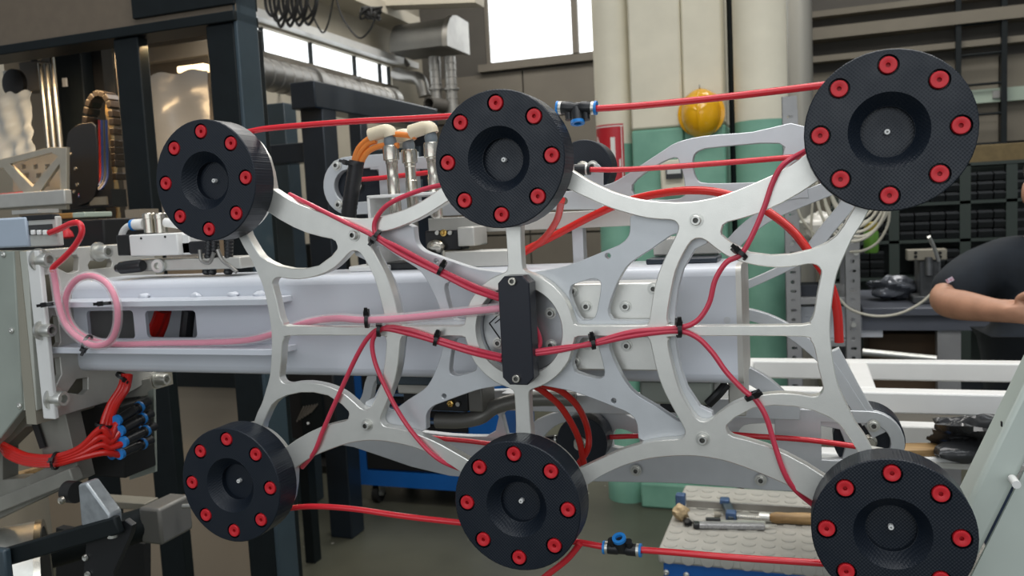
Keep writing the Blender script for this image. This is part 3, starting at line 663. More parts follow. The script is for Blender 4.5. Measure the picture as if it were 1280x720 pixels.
N2 = {'hem': ((x, y - 0.01, 0.86), (0.205, 0.155)), 'belly': ((x, y - 0.03, 1.02), (0.215, 0.17)), 'rib': ((x, y - 0.02, 1.20), (0.20, 0.15)), 'up': ((x, y, 1.33), (0.175, 0.13)), 'top': ((x, y + 0.01, 1.43), (0.105, 0.09)), 'nk': ((x - 0.01, y - 0.01, 1.485), (0.070, 0.066)),
      'sr': ((x - 0.175, y + 0.005, 1.415), 0.084), 'r2': (lerp(SR, EL, 0.45), 0.080), 'r3': (lerp(SR, EL, 0.98), 0.070), 'sl': ((x + 0.175, y + 0.005, 1.415), 0.084), 'l2': (lerp(SLh, ELl, 0.45), 0.075), 'l3': (lerp(SLh, ELl, 0.78), 0.070)}
E2 = [('hem', 'belly'), ('belly', 'rib'), ('rib', 'up'), ('up', 'top'), ('top', 'nk'), ('top', 'sr'), ('sr', 'r2'), ('r2', 'r3'), ('top', 'sl'), ('sl', 'l2'), ('l2', 'l3')]
shirt = skin('shirt', N2, E2, 'belly', M_shirt, t)
eb = lerp(SR, EL, 0.72)
part('sleeve_emblem', MB().box((eb[0] - 0.020, eb[1] - 0.064, eb[2] + 0.036), (0.020, 0.004, 0.012), Matrix.Rotation(R(-30), 3, 'Y')), mat('emblem_red_white', (0.4, 0.12, 0.16), 0.7, 0, col2=(0.5, 0.5, 0.6), nscale=200), shirt)
for s_ in (-1, 1):
    part('trouser_leg', loft([(x + s_ * 0.085, y, 0.97, 0.125, 0.135), (x + s_ * 0.10, y, 0.78, 0.115, 0.12), (x + s_ * 0.11, y - 0.01, 0.48, 0.085, 0.09), (x + s_ * 0.12, y + 0.015, 0.06, 0.075, 0.08)]), M_jeans, t, smooth=60)
    part('shoe', MB().ell((x + s_ * 0.13, y - 0.05, 0.042), (0.052, 0.135, 0.042), 18, 10), M_rubber, t, smooth=60)

# ------------------------------------------------------------------ white machine frame (right) with two levels of tube
t = thing('machine_stand', (0.7, 1.15, 0), 'white square tube machine frame crossing the right half behind the gripper', 'frame')
zt_ = 1.238; s = 0.045
Y1, Y2 = 1.0, 1.335
xa, xb = PY(905, 480, Y1).x + 0.4, 1.75
xl = 0.77
def tub(a, b, name='rail'): part(name, MB().box2(a, b), M_whiteframe, t, bevel=0.004)
tub((xa - 0.4, Y1, zt_ - s), (xb, Y1 + s, zt_)); tub((xa - 0.4, Y2, zt_ - s), (xb, Y2 + s, zt_))
for x in (PX(1064, 470, PY(1064, 480, 1.15).x).x, xb - s, xa - 0.4):
    tub((x, Y1 + s, zt_ - s), (x + s, Y2, zt_), 'cross_rail')
zl = PY(1150, 533, Y1 + 0.1).z
tub((xa - 0.4, Y1 + 0.1, zl - s), (xb, Y1 + 0.1 + s, zl), 'lower_rail')
zr = PY(1030, 566, Y1 - 0.1).z
tub((xa - 0.36, Y1 - 0.1, zr - 0.022), (xb, Y1 - 0.1 + s, zr), 'lower_rail')
tub((xb - s, Y1 - 0.1, zr), (xb, Y1, zl - s + 0.0), 'bracket')
tub((xa - 0.4, Y2, zl - s), (xb, Y2 + s, zl), 'lower_rail')
for x in (xl, xb - s):
    for yy in (Y1, Y2): tub((x, yy, 0), (x + s, yy + s, zt_ - s), 'leg')
part('deck_board', MB().box2((xa - 0.3, Y1 + 0.16, zl - 0.02), (xb - 0.05, Y2 - 0.01, zl - 0.005)), mat('dark_board', (0.10, 0.09, 0.07), 0.5, 0, noise=0.3, nscale=3, stretch=(0.3, 6, 6)), t)
part('groove_strip', MB().box2((xa - 0.3, Y1 - 0.1 - 0.006, zr - 0.016), (xb, Y1 - 0.1, zr - 0.008)), M_alu3, t)
# crumpled dark bag and a wooden offcut on the frame
c = PY(1186, 560, 1.02)
single('plastic_bag', rock((c.x + 0.035, 0.93, zr + 0.034), (0.075, 0.045, 0.036), 21, 44, 24, 0.45, 13), mat('black_bag_film', (0.035, 0.036, 0.038), 0.2, 0, bump=1.0, bscale=40), 'crumpled dark plastic bag on the lower rail of the white frame', 'plastic bag', loc=(c.x, 0.93, zr))
a = PY(1155, 588, 0.95)
single('wood_offcut', MB().box((a.x - 0.02, 0.925, zr + 0.0072), (0.10, 0.05, 0.014), Matrix.Rotation(R(12), 3, 'Z')), M_wood, 'pale wooden offcut beside the dark plastic bag', 'wood', bevel=0.002)

# sloping white strut in front at right
t = thing('white_strut', PY(1245, 700, 0.1), 'sloping white painted strut with panel at lower right corner', 'strut')
a, b = PY(1178, 745, 0.10), PY(1330, 438, 0.10)
dq = (b - a).normalized(); nq = Vector((dq.z, 0, -dq.x))
M_strut = mat('strut_paint', (0.50, 0.555, 0.51), 0.4, 0, noise=0.05, nscale=10)
part('tube', MB().bar(a - nq * 0.0095, b - nq * 0.0095, 0.031, 0.052, (0, -1, 0)), M_strut, t, bevel=0.005)
dn = (b - a).normalized(); nn = Vector((dn.z, 0, -dn.x))
q0, q1 = a + nn * 0.0085, b + nn * 0.0085
part('panel', MB().prism([(q0.x, q0.z), (q1.x, q1.z), (q1.x + 0.3, q1.z), (q1.x + 0.3, q0.z)], 'Y', 0.075, 0.079), M_strut, t)
p = PY(1265, 598, 0.07); part('peg', MB().cyl(p, p + Vector((0, -0.02, 0)), 0.004, 12), M_whiteframe, t)
p = PY(1252, 530, 0.07); part('slot', MB().box(p, (0.0012, 0.004, 0.005)), M_dark, t)

# ------------------------------------------------------------------ blue cart with studded mat, lower right
CZ = 0.70
f0 = PZ(822, 686, CZ); f1 = PZ(855, 608, CZ)
x0, y0, y1, x1 = f0.x, f0.y, f1.y + 0.02, 0.75
t = thing('work_cart', ((x0 + x1) / 2, (y0 + y1) / 2, 0), 'blue work cart topped with a grey coin-studded rubber mat', 'cart')
M_mat = mat('grey_studded_rubber', (0.44, 0.43, 0.39), 0.5, 0, noise=0.2, nscale=9, bump=0.1, bscale=150)
part('body', MB().box2((x0 + 0.012, y0 + 0.012, 0.12), (x1, y1, CZ - 0.042)), M_bluecart, t, bevel=0.004)
top = part('mat', MB().box2((x0, y0, CZ - 0.042), (x1, y1, CZ)), M_mat, t, bevel=0.008)
sm = MB(); r = 0.019
nx = int((x1 - x0) / 0.052); ny = int((y1 - y0) / 0.052)
stud_me = None
for i in range(nx):
    for j in range(ny):
        px, py = x0 + 0.03 + i * 0.052, y0 + 0.032 + j * 0.052
        if stud_me is None:
            o = mesh_obj('stud', MB().rev([(r, 0), (r * 0.93, 0.0022), (0, 0.0024)], (0, 0, 0), (0, 0, 1), 18), M_mat, None, loc=(0, 0, 0)); stud_me = o.data
        else: o = bpy.data.objects.new('stud', stud_me); COL.objects.link(o)
        o.parent = top; o.location = Vector((px, py, CZ)) - WL[top.name]
for i in range(nx):
    px = x0 + 0.03 + i * 0.052
    o = bpy.data.objects.new('stud', stud_me); COL.objects.link(o); o.parent = top
    o.location = Vector((px, y0, CZ - 0.022)) - WL[top.name]; o.rotation_euler = (R(90), 0, 0)
for u, v in ((833, 715), (858, 718)):
    p = PY(u, v, y0 + 0.012); part('bolt', MB().rev([(0.008, 0), (0.008, 0.005), (0.004, 0.007), (0, 0.003)], p, (0, -1, 0), 12), M_zinc, t)
for xx in (x0 + 0.08, x1 - 0.08):
    for yy in (y0 + 0.08, y1 - 0.08):
        part('castor', MB().cyl((xx - 0.016, yy, 0.05), (xx + 0.016, yy, 0.05), 0.05, 18).box2((xx - 0.02, yy - 0.02, 0.09), (xx + 0.02, yy + 0.02, 0.125)), M_rubber, t)
# tools on the cart
z = CZ + 0.0025
def TZ(u, v, h): return PZ(u, v, CZ + h)
t = thing('bar_clamp', TZ(900, 640, 0), 'steel bar clamp with blue sliding jaw and wooden handle on the cart', 'clamp')
a, b = TZ(858, 629, 0.02), TZ(1040, 640, 0.02)
part('bar', MB().bar(a, b + (b - a).normalized() * 0.12, 0.008, 0.022), M_galv, t, bevel=0.001)
part('fixed_jaw', MB().box(TZ(851, 624, 0.022), (0.030, 0.03, 0.036)), mat('faded_blue_casting', (0.07, 0.13, 0.26), 0.45, 0.2, noise=0.3, nscale=60), t, bevel=0.004)
a, b = TZ(905, 624, 0.03), TZ(916, 650, 0.014)
part('sliding_jaw', MB().bar(a, b, 0.028, 0.02), M_slate, t, bevel=0.004)
part('jaw_guide', MB().box(TZ(906, 626, 0.036), (0.028, 0.03, 0.014)), MATS['faded_blue_casting'], t, bevel=0.003)
part('screw_boss', MB().box(TZ(914, 645, 0.02), (0.03, 0.03, 0.03)), MATS['faded_blue_casting'], t, bevel=0.003)
a, b = TZ(920, 646, 0.018), TZ(952, 648, 0.018)
part('screw_thread', MB().rev([(0.006 + 0.0012 * (i % 2), i * (b - a).length / 24) for i in range(25)], a, b - a, 14), M_zinc, t)
a, b = TZ(949, 646, 0.018), TZ(962, 647, 0.018)
part('ferrule', MB().cyl(a, b, 0.0135, 12), M_zinc, t)
d = (TZ(1060, 650, 0.02) - b); d.normalize()
part('handle', MB().rev([(0.009, 0), (0.014, 0.006), (0.0165, 0.02), (0.0155, 0.05), (0.0175, 0.09), (0.0165, 0.13), (0.010, 0.15)], b, d, 20), M_wood, t)
part('pressure_pad', MB().rev([(0.012, 0), (0.010, 0.012), (0.005, 0.02)], TZ(893, 644, 0.012), (1, 0.1, 0.1), 14), M_jaw, t)
t = thing('utility_knife', TZ(920, 658, 0), 'grey metal utility knife lying on the studded mat', 'knife')
a, b = TZ(868, 656, 0.010), TZ(956, 658, 0.010)
part('handle', MB().bar(a, b, 0.026, 0.014), mat('cast_grey_metal', (0.46, 0.46, 0.47), 0.35, 0.5, noise=0.4, nscale=220, bump=0.6, bscale=260), t, bevel=0.003)
part('end_cap', MB().bar(a + (a - b).normalized() * 0.004, a + (b - a).normalized() * 0.016, 0.028, 0.016), M_blackp, t, bevel=0.004)
dd = (b - a).normalized(); sdv = Vector((-dd.y, dd.x, 0))
part('slide_rail', MB().bar(a + dd * 0.03 + sdv * 0.006 + Vector((0, 0, 0.009)), a + dd * 0.20 + sdv * 0.006 + Vector((0, 0, 0.009)), 0.012, 0.006), M_zinc, t)
part('slider', MB().bar(a + dd * 0.033 + sdv * 0.008 + Vector((0, 0, 0.013)), a + dd * 0.075 + sdv * 0.008 + Vector((0, 0, 0.013)), 0.014, 0.012), M_blackp, t, bevel=0.002)
e = b + dd * 0.04; 
part('blade', MB().add([b + sdv * 0.010 + Vector((0, 0, h)) for h in (0, 0.001)] + [b - sdv * 0.008 + Vector((0, 0, h)) for h in (0, 0.001)] + [e + sdv * 0.009 + Vector((0, 0, h)) for h in (0, 0.001)], [(0, 2, 4), (1, 5, 3), (0, 4, 5, 1), (2, 3, 5, 4), (0, 1, 3, 2)]), M_zinc, t)
c = TZ(851, 642, 0.02)
single('foam_lump', rock((c.x, c.y, CZ + 0.026), (0.024, 0.03, 0.022), 33, 16, 10, 0.3), mat('pale_ochre_wood', (0.56, 0.42, 0.24), 0.6, 0, noise=0.4, nscale=60), 'pale splintered wooden block beside the blue clamp jaw', 'wood block', loc=(c.x, c.y, z))
bpy.data.objects['foam_lump'].name = 'wood_block'
c = TZ(858, 653, 0.008)
single('dark_chip', rock((c.x + 0.004, c.y, CZ + 0.010), (0.012, 0.02, 0.008), 35, 10, 6, 0.3), M_rubber, 'small dark chip below the pale wooden block', 'chip', loc=(c.x, c.y, z))

# ================================================================== MACHINE CABINET, LEFT
CY = 1.10
t = thing('machine_cabinet', (PY(100, 700, CY).x, CY, 0), 'open machine cabinet with dark posts and warm lit beige panels', 'cabinet')
hz = PY(0, 58, CY).z
def cpost(u0, u1, v, y=CY, dep=0.04, top=hz - 0.029, m=M_cyl, name='post'):
    a, b = PY(u0, v, y).x, PY(u1, v, y).x
    return part(name, MB().box2((a, y, 0), (b, y + dep, top)), m, t, bevel=0.004)
pa = cpost(262, 297, 100, dep=0.13); 
part('lit_side_face', MB().box2((PY(297, 100, CY).x, CY, 0), (PY(297, 100, CY).x + 0.012, PX(331, 150, PY(297, 100, CY).x + 0.012).y, 2.6)), M_slate, t, bevel=0.003)  # right side of the post, its window light painted as a slate colour
cpost(150, 181, 150)
hx0, hx1 = -2.6, PY(297, 100, CY).x + 0.012
hz = PY(0, 58, CY).z
part('header', MB().box2((hx0, CY, hz), (hx1, CY + 0.02, hz + 0.5)), mat('header_panel', (0.15, 0.118, 0.085), 0.55, 0, noise=0.1), t)
part('header_beam', MB().box2((hx0, CY - 0.01, hz - 0.028), (hx1, CY + 0.1, hz)), M_cyl, t, bevel=0.003)
part('top_corner', MB().box2((hx1 - 0.34, CY - 0.012, PY(240, 14, CY).z), (hx1, CY + 0.1, PY(240, 14, CY).z + 0.3)), M_cyl, t, bevel=0.003)
yb = 2.05
part('back_panel', MB().box2((-3.1, yb, 0), (PY(292, 100, yb).x, yb + 0.02, 2.6)), M_beige, t)
for u0, u1, v0, v1 in ((110, 262, 78, 92),):
    part('panel_rail', MB().box2((PY(98, 60, 1.95).x, 1.93, PY(180, 62, 1.95).z - 0.06), (PY(290, 100, 1.95).x, 1.97, PY(180, 62, 1.95).z)), mat('pale_beige_rail', (0.42, 0.36, 0.28), 0.5), t, bevel=0.004)
lp = PY(262, 480, 1.45)
part('lower_panel', MB().box2((PY(150, 600, 1.45).x, 1.45, 0.0), (PY(310, 480, 1.45).x, 1.47, lp.z)), M_beige, t, bevel=0.003)
part('lower_rail', MB().box2((PY(150, 600, 1.44).x, 1.40, lp.z), (PY(310, 480, 1.45).x, 1.47, lp.z + 0.05)), M_cyl, t)
part('shade_panel', MB().box2((-3.1, CY + 0.02, 2.5), (PY(292, 100, 2.0).x, 2.07, 2.52)), M_beige, t)  # unseen panel added to keep overhead light out of the cabinet
a = PY(62, 120, 1.5); b = PY(105, 120, 1.5)
part('inner_post', MB().box2((a.x, 1.5, 0), (b.x, 1.62, 2.5)), M_cyl, t, bevel=0.004)
part('label_plate', MB().box(PY(81, 103, 1.49), (0.018, 0.006, 0.03)), M_whiteframe, t)
part('inner_door', MB().box2((b.x + 0.002, 1.55, 0), (PY(112, 120, 1.5).x + 0.02, 1.6, 2.4)), M_rubber, t)
for u in (50.5, 58, 66):
    p = PY(u, 80, 1.42); q = PY(u + 8, 185, 1.42)
    part('guide_rod', MB().cyl((p.x, 1.42, q.z - 0.05), (p.x, 1.42, p.z + 0.05), 0.009, 12), M_chrome, t)
p = PY(50, 70, 1.38); part('rod_clamp', MB().box(p, (0.035, 0.05, 0.045)), M_blackp, t, bevel=0.003)
for k in (-1, 1): q = PY(50, 69 + k * 3.5, 1.35); part('bolt', MB().cyl(q, q + Vector((0, -0.01, 0)), 0.008, 10), M_chrome, t)
part('cream_block', MB().box2((PY(26, 110, 1.5).x, 1.5, PY(30, 115, 1.5).z), (PY(46, 80, 1.5).x, 1.56, PY(30, 77, 1.5).z)), mat('dull_block', (0.2, 0.18, 0.15), 0.5), t, bevel=0.004)
p = PY(22, 105, 1.42); part('pulley', MB().rev([(0.03, 0), (0.05, 0.004), (0.05, 0.02), (0.03, 0.024)], p, (0, -1, 0), 24), M_blackp, t)
part('steel_strap', MB().box2((PY(6, 115, 1.4).x, 1.40, PY(10, 113, 1.4).z), (PY(13, 115, 1.4).x, 1.41, PY(10, 88, 1.4).z)), M_chrome, t)
part('cross_wire', MB().tube([PY(-5, 78, 1.44), PY(20, 75, 1.44), PY(42, 68, 1.44)], 0.005, 8), mat('green_wire', (0.1, 0.13, 0.02), 0.4), t)
# lamp inside the cabinet: glowing bar painted in for its glint on the plastic
lz = 2.02
part('glint_bar', MB().box2((PY(228, 90, 1.75).x, 1.72, PY(240, 91, 1.75).z), (PY(262, 90, 1.75).x, 1.78, PY(240, 83, 1.75).z)), mat('lamp_glint', (0.9, 0.8, 0.6), 0.4, 0, emit=(1.0, 0.72, 0.38), estr=3.0), t, bevel=0.004)
l = area('cabinet_lamp', (PY(245, 90, 1.75).x, 1.70, PY(240, 90, 1.75).z - 0.03), (0, 0, 0), 0.10, 0.05, 1.6, (1.0, 0.68, 0.36))
l = area('cabinet_lamp', (-1.75, 1.14, hz - 0.05), (R(12), 0, 0), 0.6, 0.05, 7, (1.0, 0.66, 0.33))
# plastic sheets
def sheet(name, u0, u1, v0, v1, y, m, label, amp=0.008, seed=1, nx=22, nz=28):
    rr = random.Random(seed); a = PY(u0, v0, y); b = PY(u1, v1, y); mb = MB(); V = []; ph = [rr.uniform(0, 6) for _ in range(8)]
    for th in (0, 0.0015):
        for j in range(nz + 1):
            for i in range(nx + 1):
                s_, r_ = i / nx, j / nz
                d = amp * (math.sin(7 * s_ + 3 * r_ + ph[0]) + 0.7 * math.sin(13 * s_ - 5 * r_ + ph[1]) + 0.5 * math.sin(23 * s_ * r_ + ph[2]) + 0.4 * math.sin(31 * r_ + 9 * s_ + ph[3]))
                top = 0.006 * math.sin(17 * s_ + ph[4]) if j == 0 else 0
                V.append(Vector((a.x + (b.x - a.x) * s_, y + d + th, a.z + (b.z - a.z) * r_ + top)))
    Fc = []; o = (nx + 1) * (nz + 1)
    for j in range(nz):
        for i in range(nx):
            q = j * (nx + 1) + i; f = (q, q + 1, q + nx + 2, q + nx + 1); Fc += [f, tuple(k + o for k in f[::-1])]
    for j in range(nz):
        for i in (0, nx): q = j * (nx + 1) + i; Fc.append((q, q + nx + 1, q + nx + 1 + o, q + o))
    return single(name, mb.add(V, Fc), m, label, 'plastic sheet', smooth=60)
M_sheet = mat('silvery_plastic_film', (0.20, 0.215, 0.23), 0.22, 0.1, bump=0.4, bscale=25)
sheet('plastic_sheet', 160, 277, 98, 330, 1.60, M_sheet, 'large silvery plastic sheet hanging behind the upper left pad', 0.006, 4)
sheet('plastic_sheet', -12, 46, 119, 200, 1.36, mat('bright_film', (0.52, 0.56, 0.57), 0.25, 0.0, bump=0.35, bscale=20), 'bright crinkled plastic bag at the far left of the cabinet', 0.007, 9)
sheet('plastic_sheet', 134, 152, 126, 290, 1.30, mat('gold_reflection_film', (0.40, 0.29, 0.14), 0.22, 0.2, bump=0.5, bscale=30), 'narrow golden lit plastic strip beside the cable chain', 0.006, 12, 8, 30)  # gold reflection on the plastic painted into the film colour
# cable chain
t = thing('cable_chain', PY(130, 240, 1.2), 'brown cable chain arching upward beside the dark post', 'cable chain')
pts = [PY(u, v, 1.22) for u, v in ((116, 232), (114, 190), (113, 155), (117, 130), (126, 118), (137, 120), (144, 134), (147, 160), (149, 200), (152, 240))]
P = crom(pts, 5); M_chain = mat('chain_plastic', (0.018, 0.013, 0.009), 0.4)
i = 0; acc = 0.0; last = P[0]
for p, q in zip(P[:-1], P[1:]):
    acc += (q - p).length
    if acc > 0.020:
        d = (q - last).normalized(); n_ = Vector((-d.z, 0, d.x))
        part('chain_link', MB().bar(last + d * 0.001, last + d * 0.022, 0.05, 0.018, n_), M_chain, t, bevel=0.002); last = q; acc = 0
for k, c in enumerate([(0.30, 0.02, 0.02), (0.02, 0.05, 0.22), (0.06, 0.06, 0.06), (0.02, 0.05, 0.20)]):
    part('wire', MB().tube([PY(124 + k * 3, 150, 1.24), PY(125 + k * 3, 200, 1.24), PY(124 + k * 3, 225, 1.22), PY(112 + k * 3, 240, 1.18), PY(98, 243 + k, 1.15)], 0.0035, 8), mat('chain_wire_%d' % k, c, 0.4), t)
t = thing('chain_bracket', PY(100, 250, 1.15), 'dark rounded plate with screws holding the cable chain', 'bracket')
a = [PY(u, v, 1.15) for u, v in ((84, 252), (83, 178), (88, 163), (98, 156), (108, 154), (119, 158), (122, 210), (121, 234), (112, 252))]
part('plate', MB().plate([smooth_loop([(p.x, p.z) for p in a], 2)], 1.15, 1.156, 0.0008), M_blackp, t)
for u, v in ((88, 193), (95, 211), (97, 231), (93, 240)):
    p = PY(u, v, 1.149); part('screw', MB().rev([(0.006, 0), (0.005, 0.004), (0, 0.005)], p, (0, -1, 0), 12), M_chrome, t)
part('foot', MB().box2((PY(84, 262, 1.16).x, 1.16, PY(84, 262, 1.16).z), (PY(141, 262, 1.16).x, 1.22, PY(84, 240, 1.16).z)), M_blackp, t)
part('tape', MB().box2((PY(113, 257, 1.155).x, 1.153, PY(113, 257, 1.155).z), (PY(134, 257, 1.155).x, 1.16, PY(113, 247, 1.155).z)), M_jaw, t)
# truss bracket
t = thing('truss_bracket', PY(40, 258, 1.0), 'aluminium truss bracket with triangular cutouts glowing in warm light', 'bracket')
T1 = [PY(u, v, 1.0) for u, v in ((-30, 205), (0, 199), (62, 184), (83, 184), (83, 262), (-30, 262))]
def tri(l): return [(PY(u, v, 1.0).x, PY(u, v, 1.0).z) for u, v in l]
M_warmlit = mat('warm_lit_aluminium', (0.52, 0.47, 0.38), 0.35, 0.5, noise=0.1)  # plain aluminium with the warm lamplight tinted into its colour
part('truss_plate', MB().plate([[(p.x, p.z) for p in T1], tri([(40, 233), (12, 205), (64, 191), (72, 195)]), tri([(-20, 243), (-20, 212), (4, 210), (30, 242)]), tri([(47, 243), (74, 205), (77, 243)])], 1.0, 1.012, 0.001), M_warmlit, t)
hl = []
for i in range(4):
    for j in range(3):
        u, v = 24 + i * 15, 200 + j * 13; hl.append(tri([(u, v), (u + 7, v - 1), (u + 7.5, v + 6), (u + 0.5, v + 7)]))
def off(l, y): return [(x, z) for x, z in l]
bp = [(PY(u, v, 1.06).x, PY(u, v, 1.06).z) for u, v in ((16, 240), (16, 200), (34, 196), (74, 190), (76, 242))]
part('perforated_plate', MB().plate([bp] + [[(PY(u, v, 1.06).x, PY(u, v, 1.06).z) for u, v in ((26 + i * 15 + (j % 2) * 4, 206 + j * 11), (32 + i * 15 + (j % 2) * 4, 205 + j * 11), (32 + i * 15 + (j % 2) * 4, 211 + j * 11), (26 + i * 15 + (j % 2) * 4, 212 + j * 11))] for i in range(3) for j in range(3)], 1.06, 1.066, 0.0008), M_warmlit, t)
part('base_bar', MB().box2((PY(-40, 262, 0.99).x, 0.975, PY(0, 261, 0.99).z), (PY(88, 262, 0.99).x, 1.0, PY(0, 243, 0.99).z)), M_alu3, t, bevel=0.003)
part('red_cable', MB().tube([PY(-10, 244, 1.03), PY(10, 243, 1.03), PY(32, 240, 1.03)], 0.004, 8), M_hose, t)
# machine carriage under the truss bracket
t = thing('carriage', PY(60, 330, 0.7), 'dark machine carriage with wooden topped plate behind the vacuum switch', 'carriage')
a, b = PY(-30, 300, 0.75), PY(128, 268, 0.75)
part('body', MB().box2((a.x, 0.75, a.z - 0.05), (b.x, 0.95, PY(100, 275, 0.75).z)), M_rubber, t, bevel=0.004)
a, b = PY(66, 274, 0.62), PY(90, 266, 0.62)
part('orange_board', MB().box2((a.x, 0.62, a.z), (b.x, 0.70, b.z)), mat('orange_board', (0.36, 0.17, 0.04), 0.5), t, bevel=0.002)
c = PY(106, 266, 0.62)
part('green_board', MB().box2((b.x, 0.62, a.z), (c.x, 0.70, b.z)), mat('pale_green_board', (0.40, 0.46, 0.38), 0.4), t, bevel=0.002)
a, b = PY(24, 268, 0.7), PY(56, 261, 0.7); part('steel_plate', MB().box2((a.x, 0.68, a.z), (b.x, 0.74, b.z)), M_alu3, t)
p = PY(84, 298, 0.7)
part('red_knob', MB().rev([(0.010, 0), (0.016, 0.004), (0.012, 0.016), (0.007, 0.022), (0.006, 0.034), (0, 0.036)], p, (0, 0, 1), 14), M_red, t)
p = PY(155, 325, 0.9); part('mast', MB().box2((p.x - 0.03, 0.95, 1.48), (p.x + 0.02, 1.02, PY(150, 262, 0.9).z)), M_beige, t)

# ================================================================== BEAM AND ITS MOUNT
BY0, BY1, BZ0, BZ1 = 0.12, 0.245, 1.437, 1.576
BX0, BX1 = -0.75, 0.236
t = thing('arm_beam', (BX0, 0.18, BZ0), 'white lacquered square arm beam carrying the gripper', 'beam')
rd, th = 0.012, 0.006
oc = [(BY0, BZ0 + rd)] + arc(BY0 + rd, BZ0 + rd, rd, 180, 270, 5) + arc(BY1 - rd, BZ0 + rd, rd, 270, 360, 5) + arc(BY1 - rd, BZ1 - rd, rd, 0, 90, 5) + arc(BY0 + rd, BZ1 - rd, rd, 90, 180, 5)
ic = [(BY0 + th, BZ1 - rd), (BY0 + th, BZ1 - th), (BY1 - th, BZ1 - th), (BY1 - th, BZ0 + th), (BY0 + th, BZ0 + th), (BY0 + th, BZ0 + rd)]
part('tube', MB().prism(oc + ic, 'X', BX0, BX1), M_white, t, smooth=30)
def win(u0, v0, u1, v1):
    a, b = PY(u0, v1, BY0), PY(u1, v0, BY0); return rrect(a.x, a.z, b.x, b.z, 0.006)
part('front_web', MB().plate([[(BX0, BZ0 + rd), (BX1, BZ0 + rd), (BX1, BZ1 - rd), (BX0, BZ1 - rd)], win(111, 388, 166, 423), win(184, 388, 244, 422)], BY0, BY0 + th, 0.0001), M_white, t, smooth=30)
part('end_cap', MB().prism(arc(BY0 + rd, BZ0 + rd, rd, 180, 270, 5) + arc(BY1 - rd, BZ0 + rd, rd, 270, 360, 5) + arc(BY1 - rd, BZ1 - rd, rd, 0, 90, 5) + arc(BY0 + rd, BZ1 - rd, rd, 90, 180, 5), 'X', BX1, BX1 + 0.006), M_alu3, t)
for v0, v1, ue in ((380, 379, 336), (441, 438, 342)):
    a = PY(60, v0, 0.075); e = PY(ue, v1, 0.075)
    zc = PY(200, (v0 + v1) / 2, 0.075).z
    fin = part('fin', MB().plate([[(BX0, 0.075), (e.x - 0.012, 0.075), (e.x - 0.003, 0.079), (e.x, 0.088), (e.x + 0.006, BY0), (BX0, BY0)]], zc - 0.0045, zc + 0.0045, 0.001, axis='Z'), M_white, t)
    for u in (182, 247, 293, 326):
        p = PY(u, v0 - 8, BY0)
        if v0 < 400: part('weld', rock((p.x, BY0 - 0.003, zc + 0.006), (0.009, 0.006, 0.005), u, 12, 7, 0.2), M_white, fin, smooth=60)
part('red_hose_inside', MB().tube([PY(186, 424, 0.16), PY(196, 405, 0.16), PY(202, 388, 0.16)], 0.010, 10).tube([PY(196, 424, 0.17), PY(204, 405, 0.17), PY(208, 388, 0.17)], 0.008, 10), M_hosed, t)
part('black_sleeve_inside', MB().tube([PY(232, 424, 0.16), PY(234, 405, 0.16), PY(236, 388, 0.16)], 0.010, 10), M_blackp, t)
p = PY(909, 400, BY0); part('plug', MB().cyl(p, p + Vector((0, -0.001, 0)), 0.004, 14), M_alu2, t)

MX = -0.748
t = thing('mount_plate', (MX, 0.17, 1.37), 'machined aluminium mounting plate with windows and cap screws at the beam root', 'mounting plate')
def mx(l): return [(PX(u, v, MX).y, PX(u, v, MX).z) for u, v in l]
Ya, Yb, Za, Zb = 0.062, 0.30, 1.378, 1.628
holes = [mx([(84, 341), (68, 333), (70, 322), (96, 318), (99, 322), (98, 338), (92, 341)]), mx([(112, 337), (110, 331), (113, 326), (138, 323), (141, 328), (139, 334)]),
         mx([(52, 378), (50, 352), (55, 344), (70, 342), (74, 350), (73, 376), (68, 381)]), mx([(64, 432), (62, 402), (66, 394), (73, 396), (76, 428), (72, 434)]),
         mx([(64, 482), (60, 458), (64, 448), (75, 447), (77, 468), (70, 482)]), mx([(84, 491), (96, 474), (110, 472), (110, 487), (104, 493)])]
part('web', MB().plate([[(Ya, Za), (0.19, 1.378 - 0.0), (Yb, 1.40), (Yb, Zb), (Ya, Zb)]] + holes, MX - 0.012, MX, 0.001, axis='X'), M_alu3, t)
part('front_flange', MB().box2((MX - 0.012, Ya - 0.004, Za), (MX + 0.012, Ya + 0.004, Zb)), M_whiteframe, t, bevel=0.002)
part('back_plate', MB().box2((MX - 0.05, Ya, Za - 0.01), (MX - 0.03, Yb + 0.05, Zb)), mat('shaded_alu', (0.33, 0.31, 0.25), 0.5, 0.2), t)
for u, v, r in ((57, 325, 0.0115), (131, 315, 0.0105), (75, 498, 0.0115), (60, 413, 0.0095), (205, 474, 0.010)):
    p = PX(u - 9, v, MX)
    mb = MB().rev([(r * 1.5, 0), (r * 1.5, 0.004), (r, 0.004), (r, 0.020), (r * 0.9, 0.022), (r * 0.55, 0.022), (r * 0.5, 0.012), (0, 0.012)], p, (1, 0, 0), 18); part('cap_screw', mb, M_zinc, t)
t = thing('cover_housing', (-0.85, 0.05, 1.3), 'grey green metal housing at the far left edge with chamfered corner', 'housing')
FY = 0.060
pl = [PY(u, v, FY) for u, v in ((-60, 314), (17, 314), (28, 512), (0, 548), (-60, 600))]
M_gg = mat('grey_green_paint', (0.33, 0.365, 0.325), 0.45, 0, noise=0.15, nscale=12)
part('front_panel', MB().prism([(p.x, p.z) for p in pl], 'Y', FY, FY + 0.02), M_gg, t, bevel=0.002)
pl = [PY(u, v, FY + 0.004) for u, v in ((17, 314), (34, 314), (47, 513), (28, 513))]
part('side_strip', MB().prism([(p.x, p.z) for p in pl], 'Y', FY + 0.003, FY + 0.024), mat('pale_grey_strip', (0.46, 0.47, 0.42), 0.45), t, bevel=0.001)
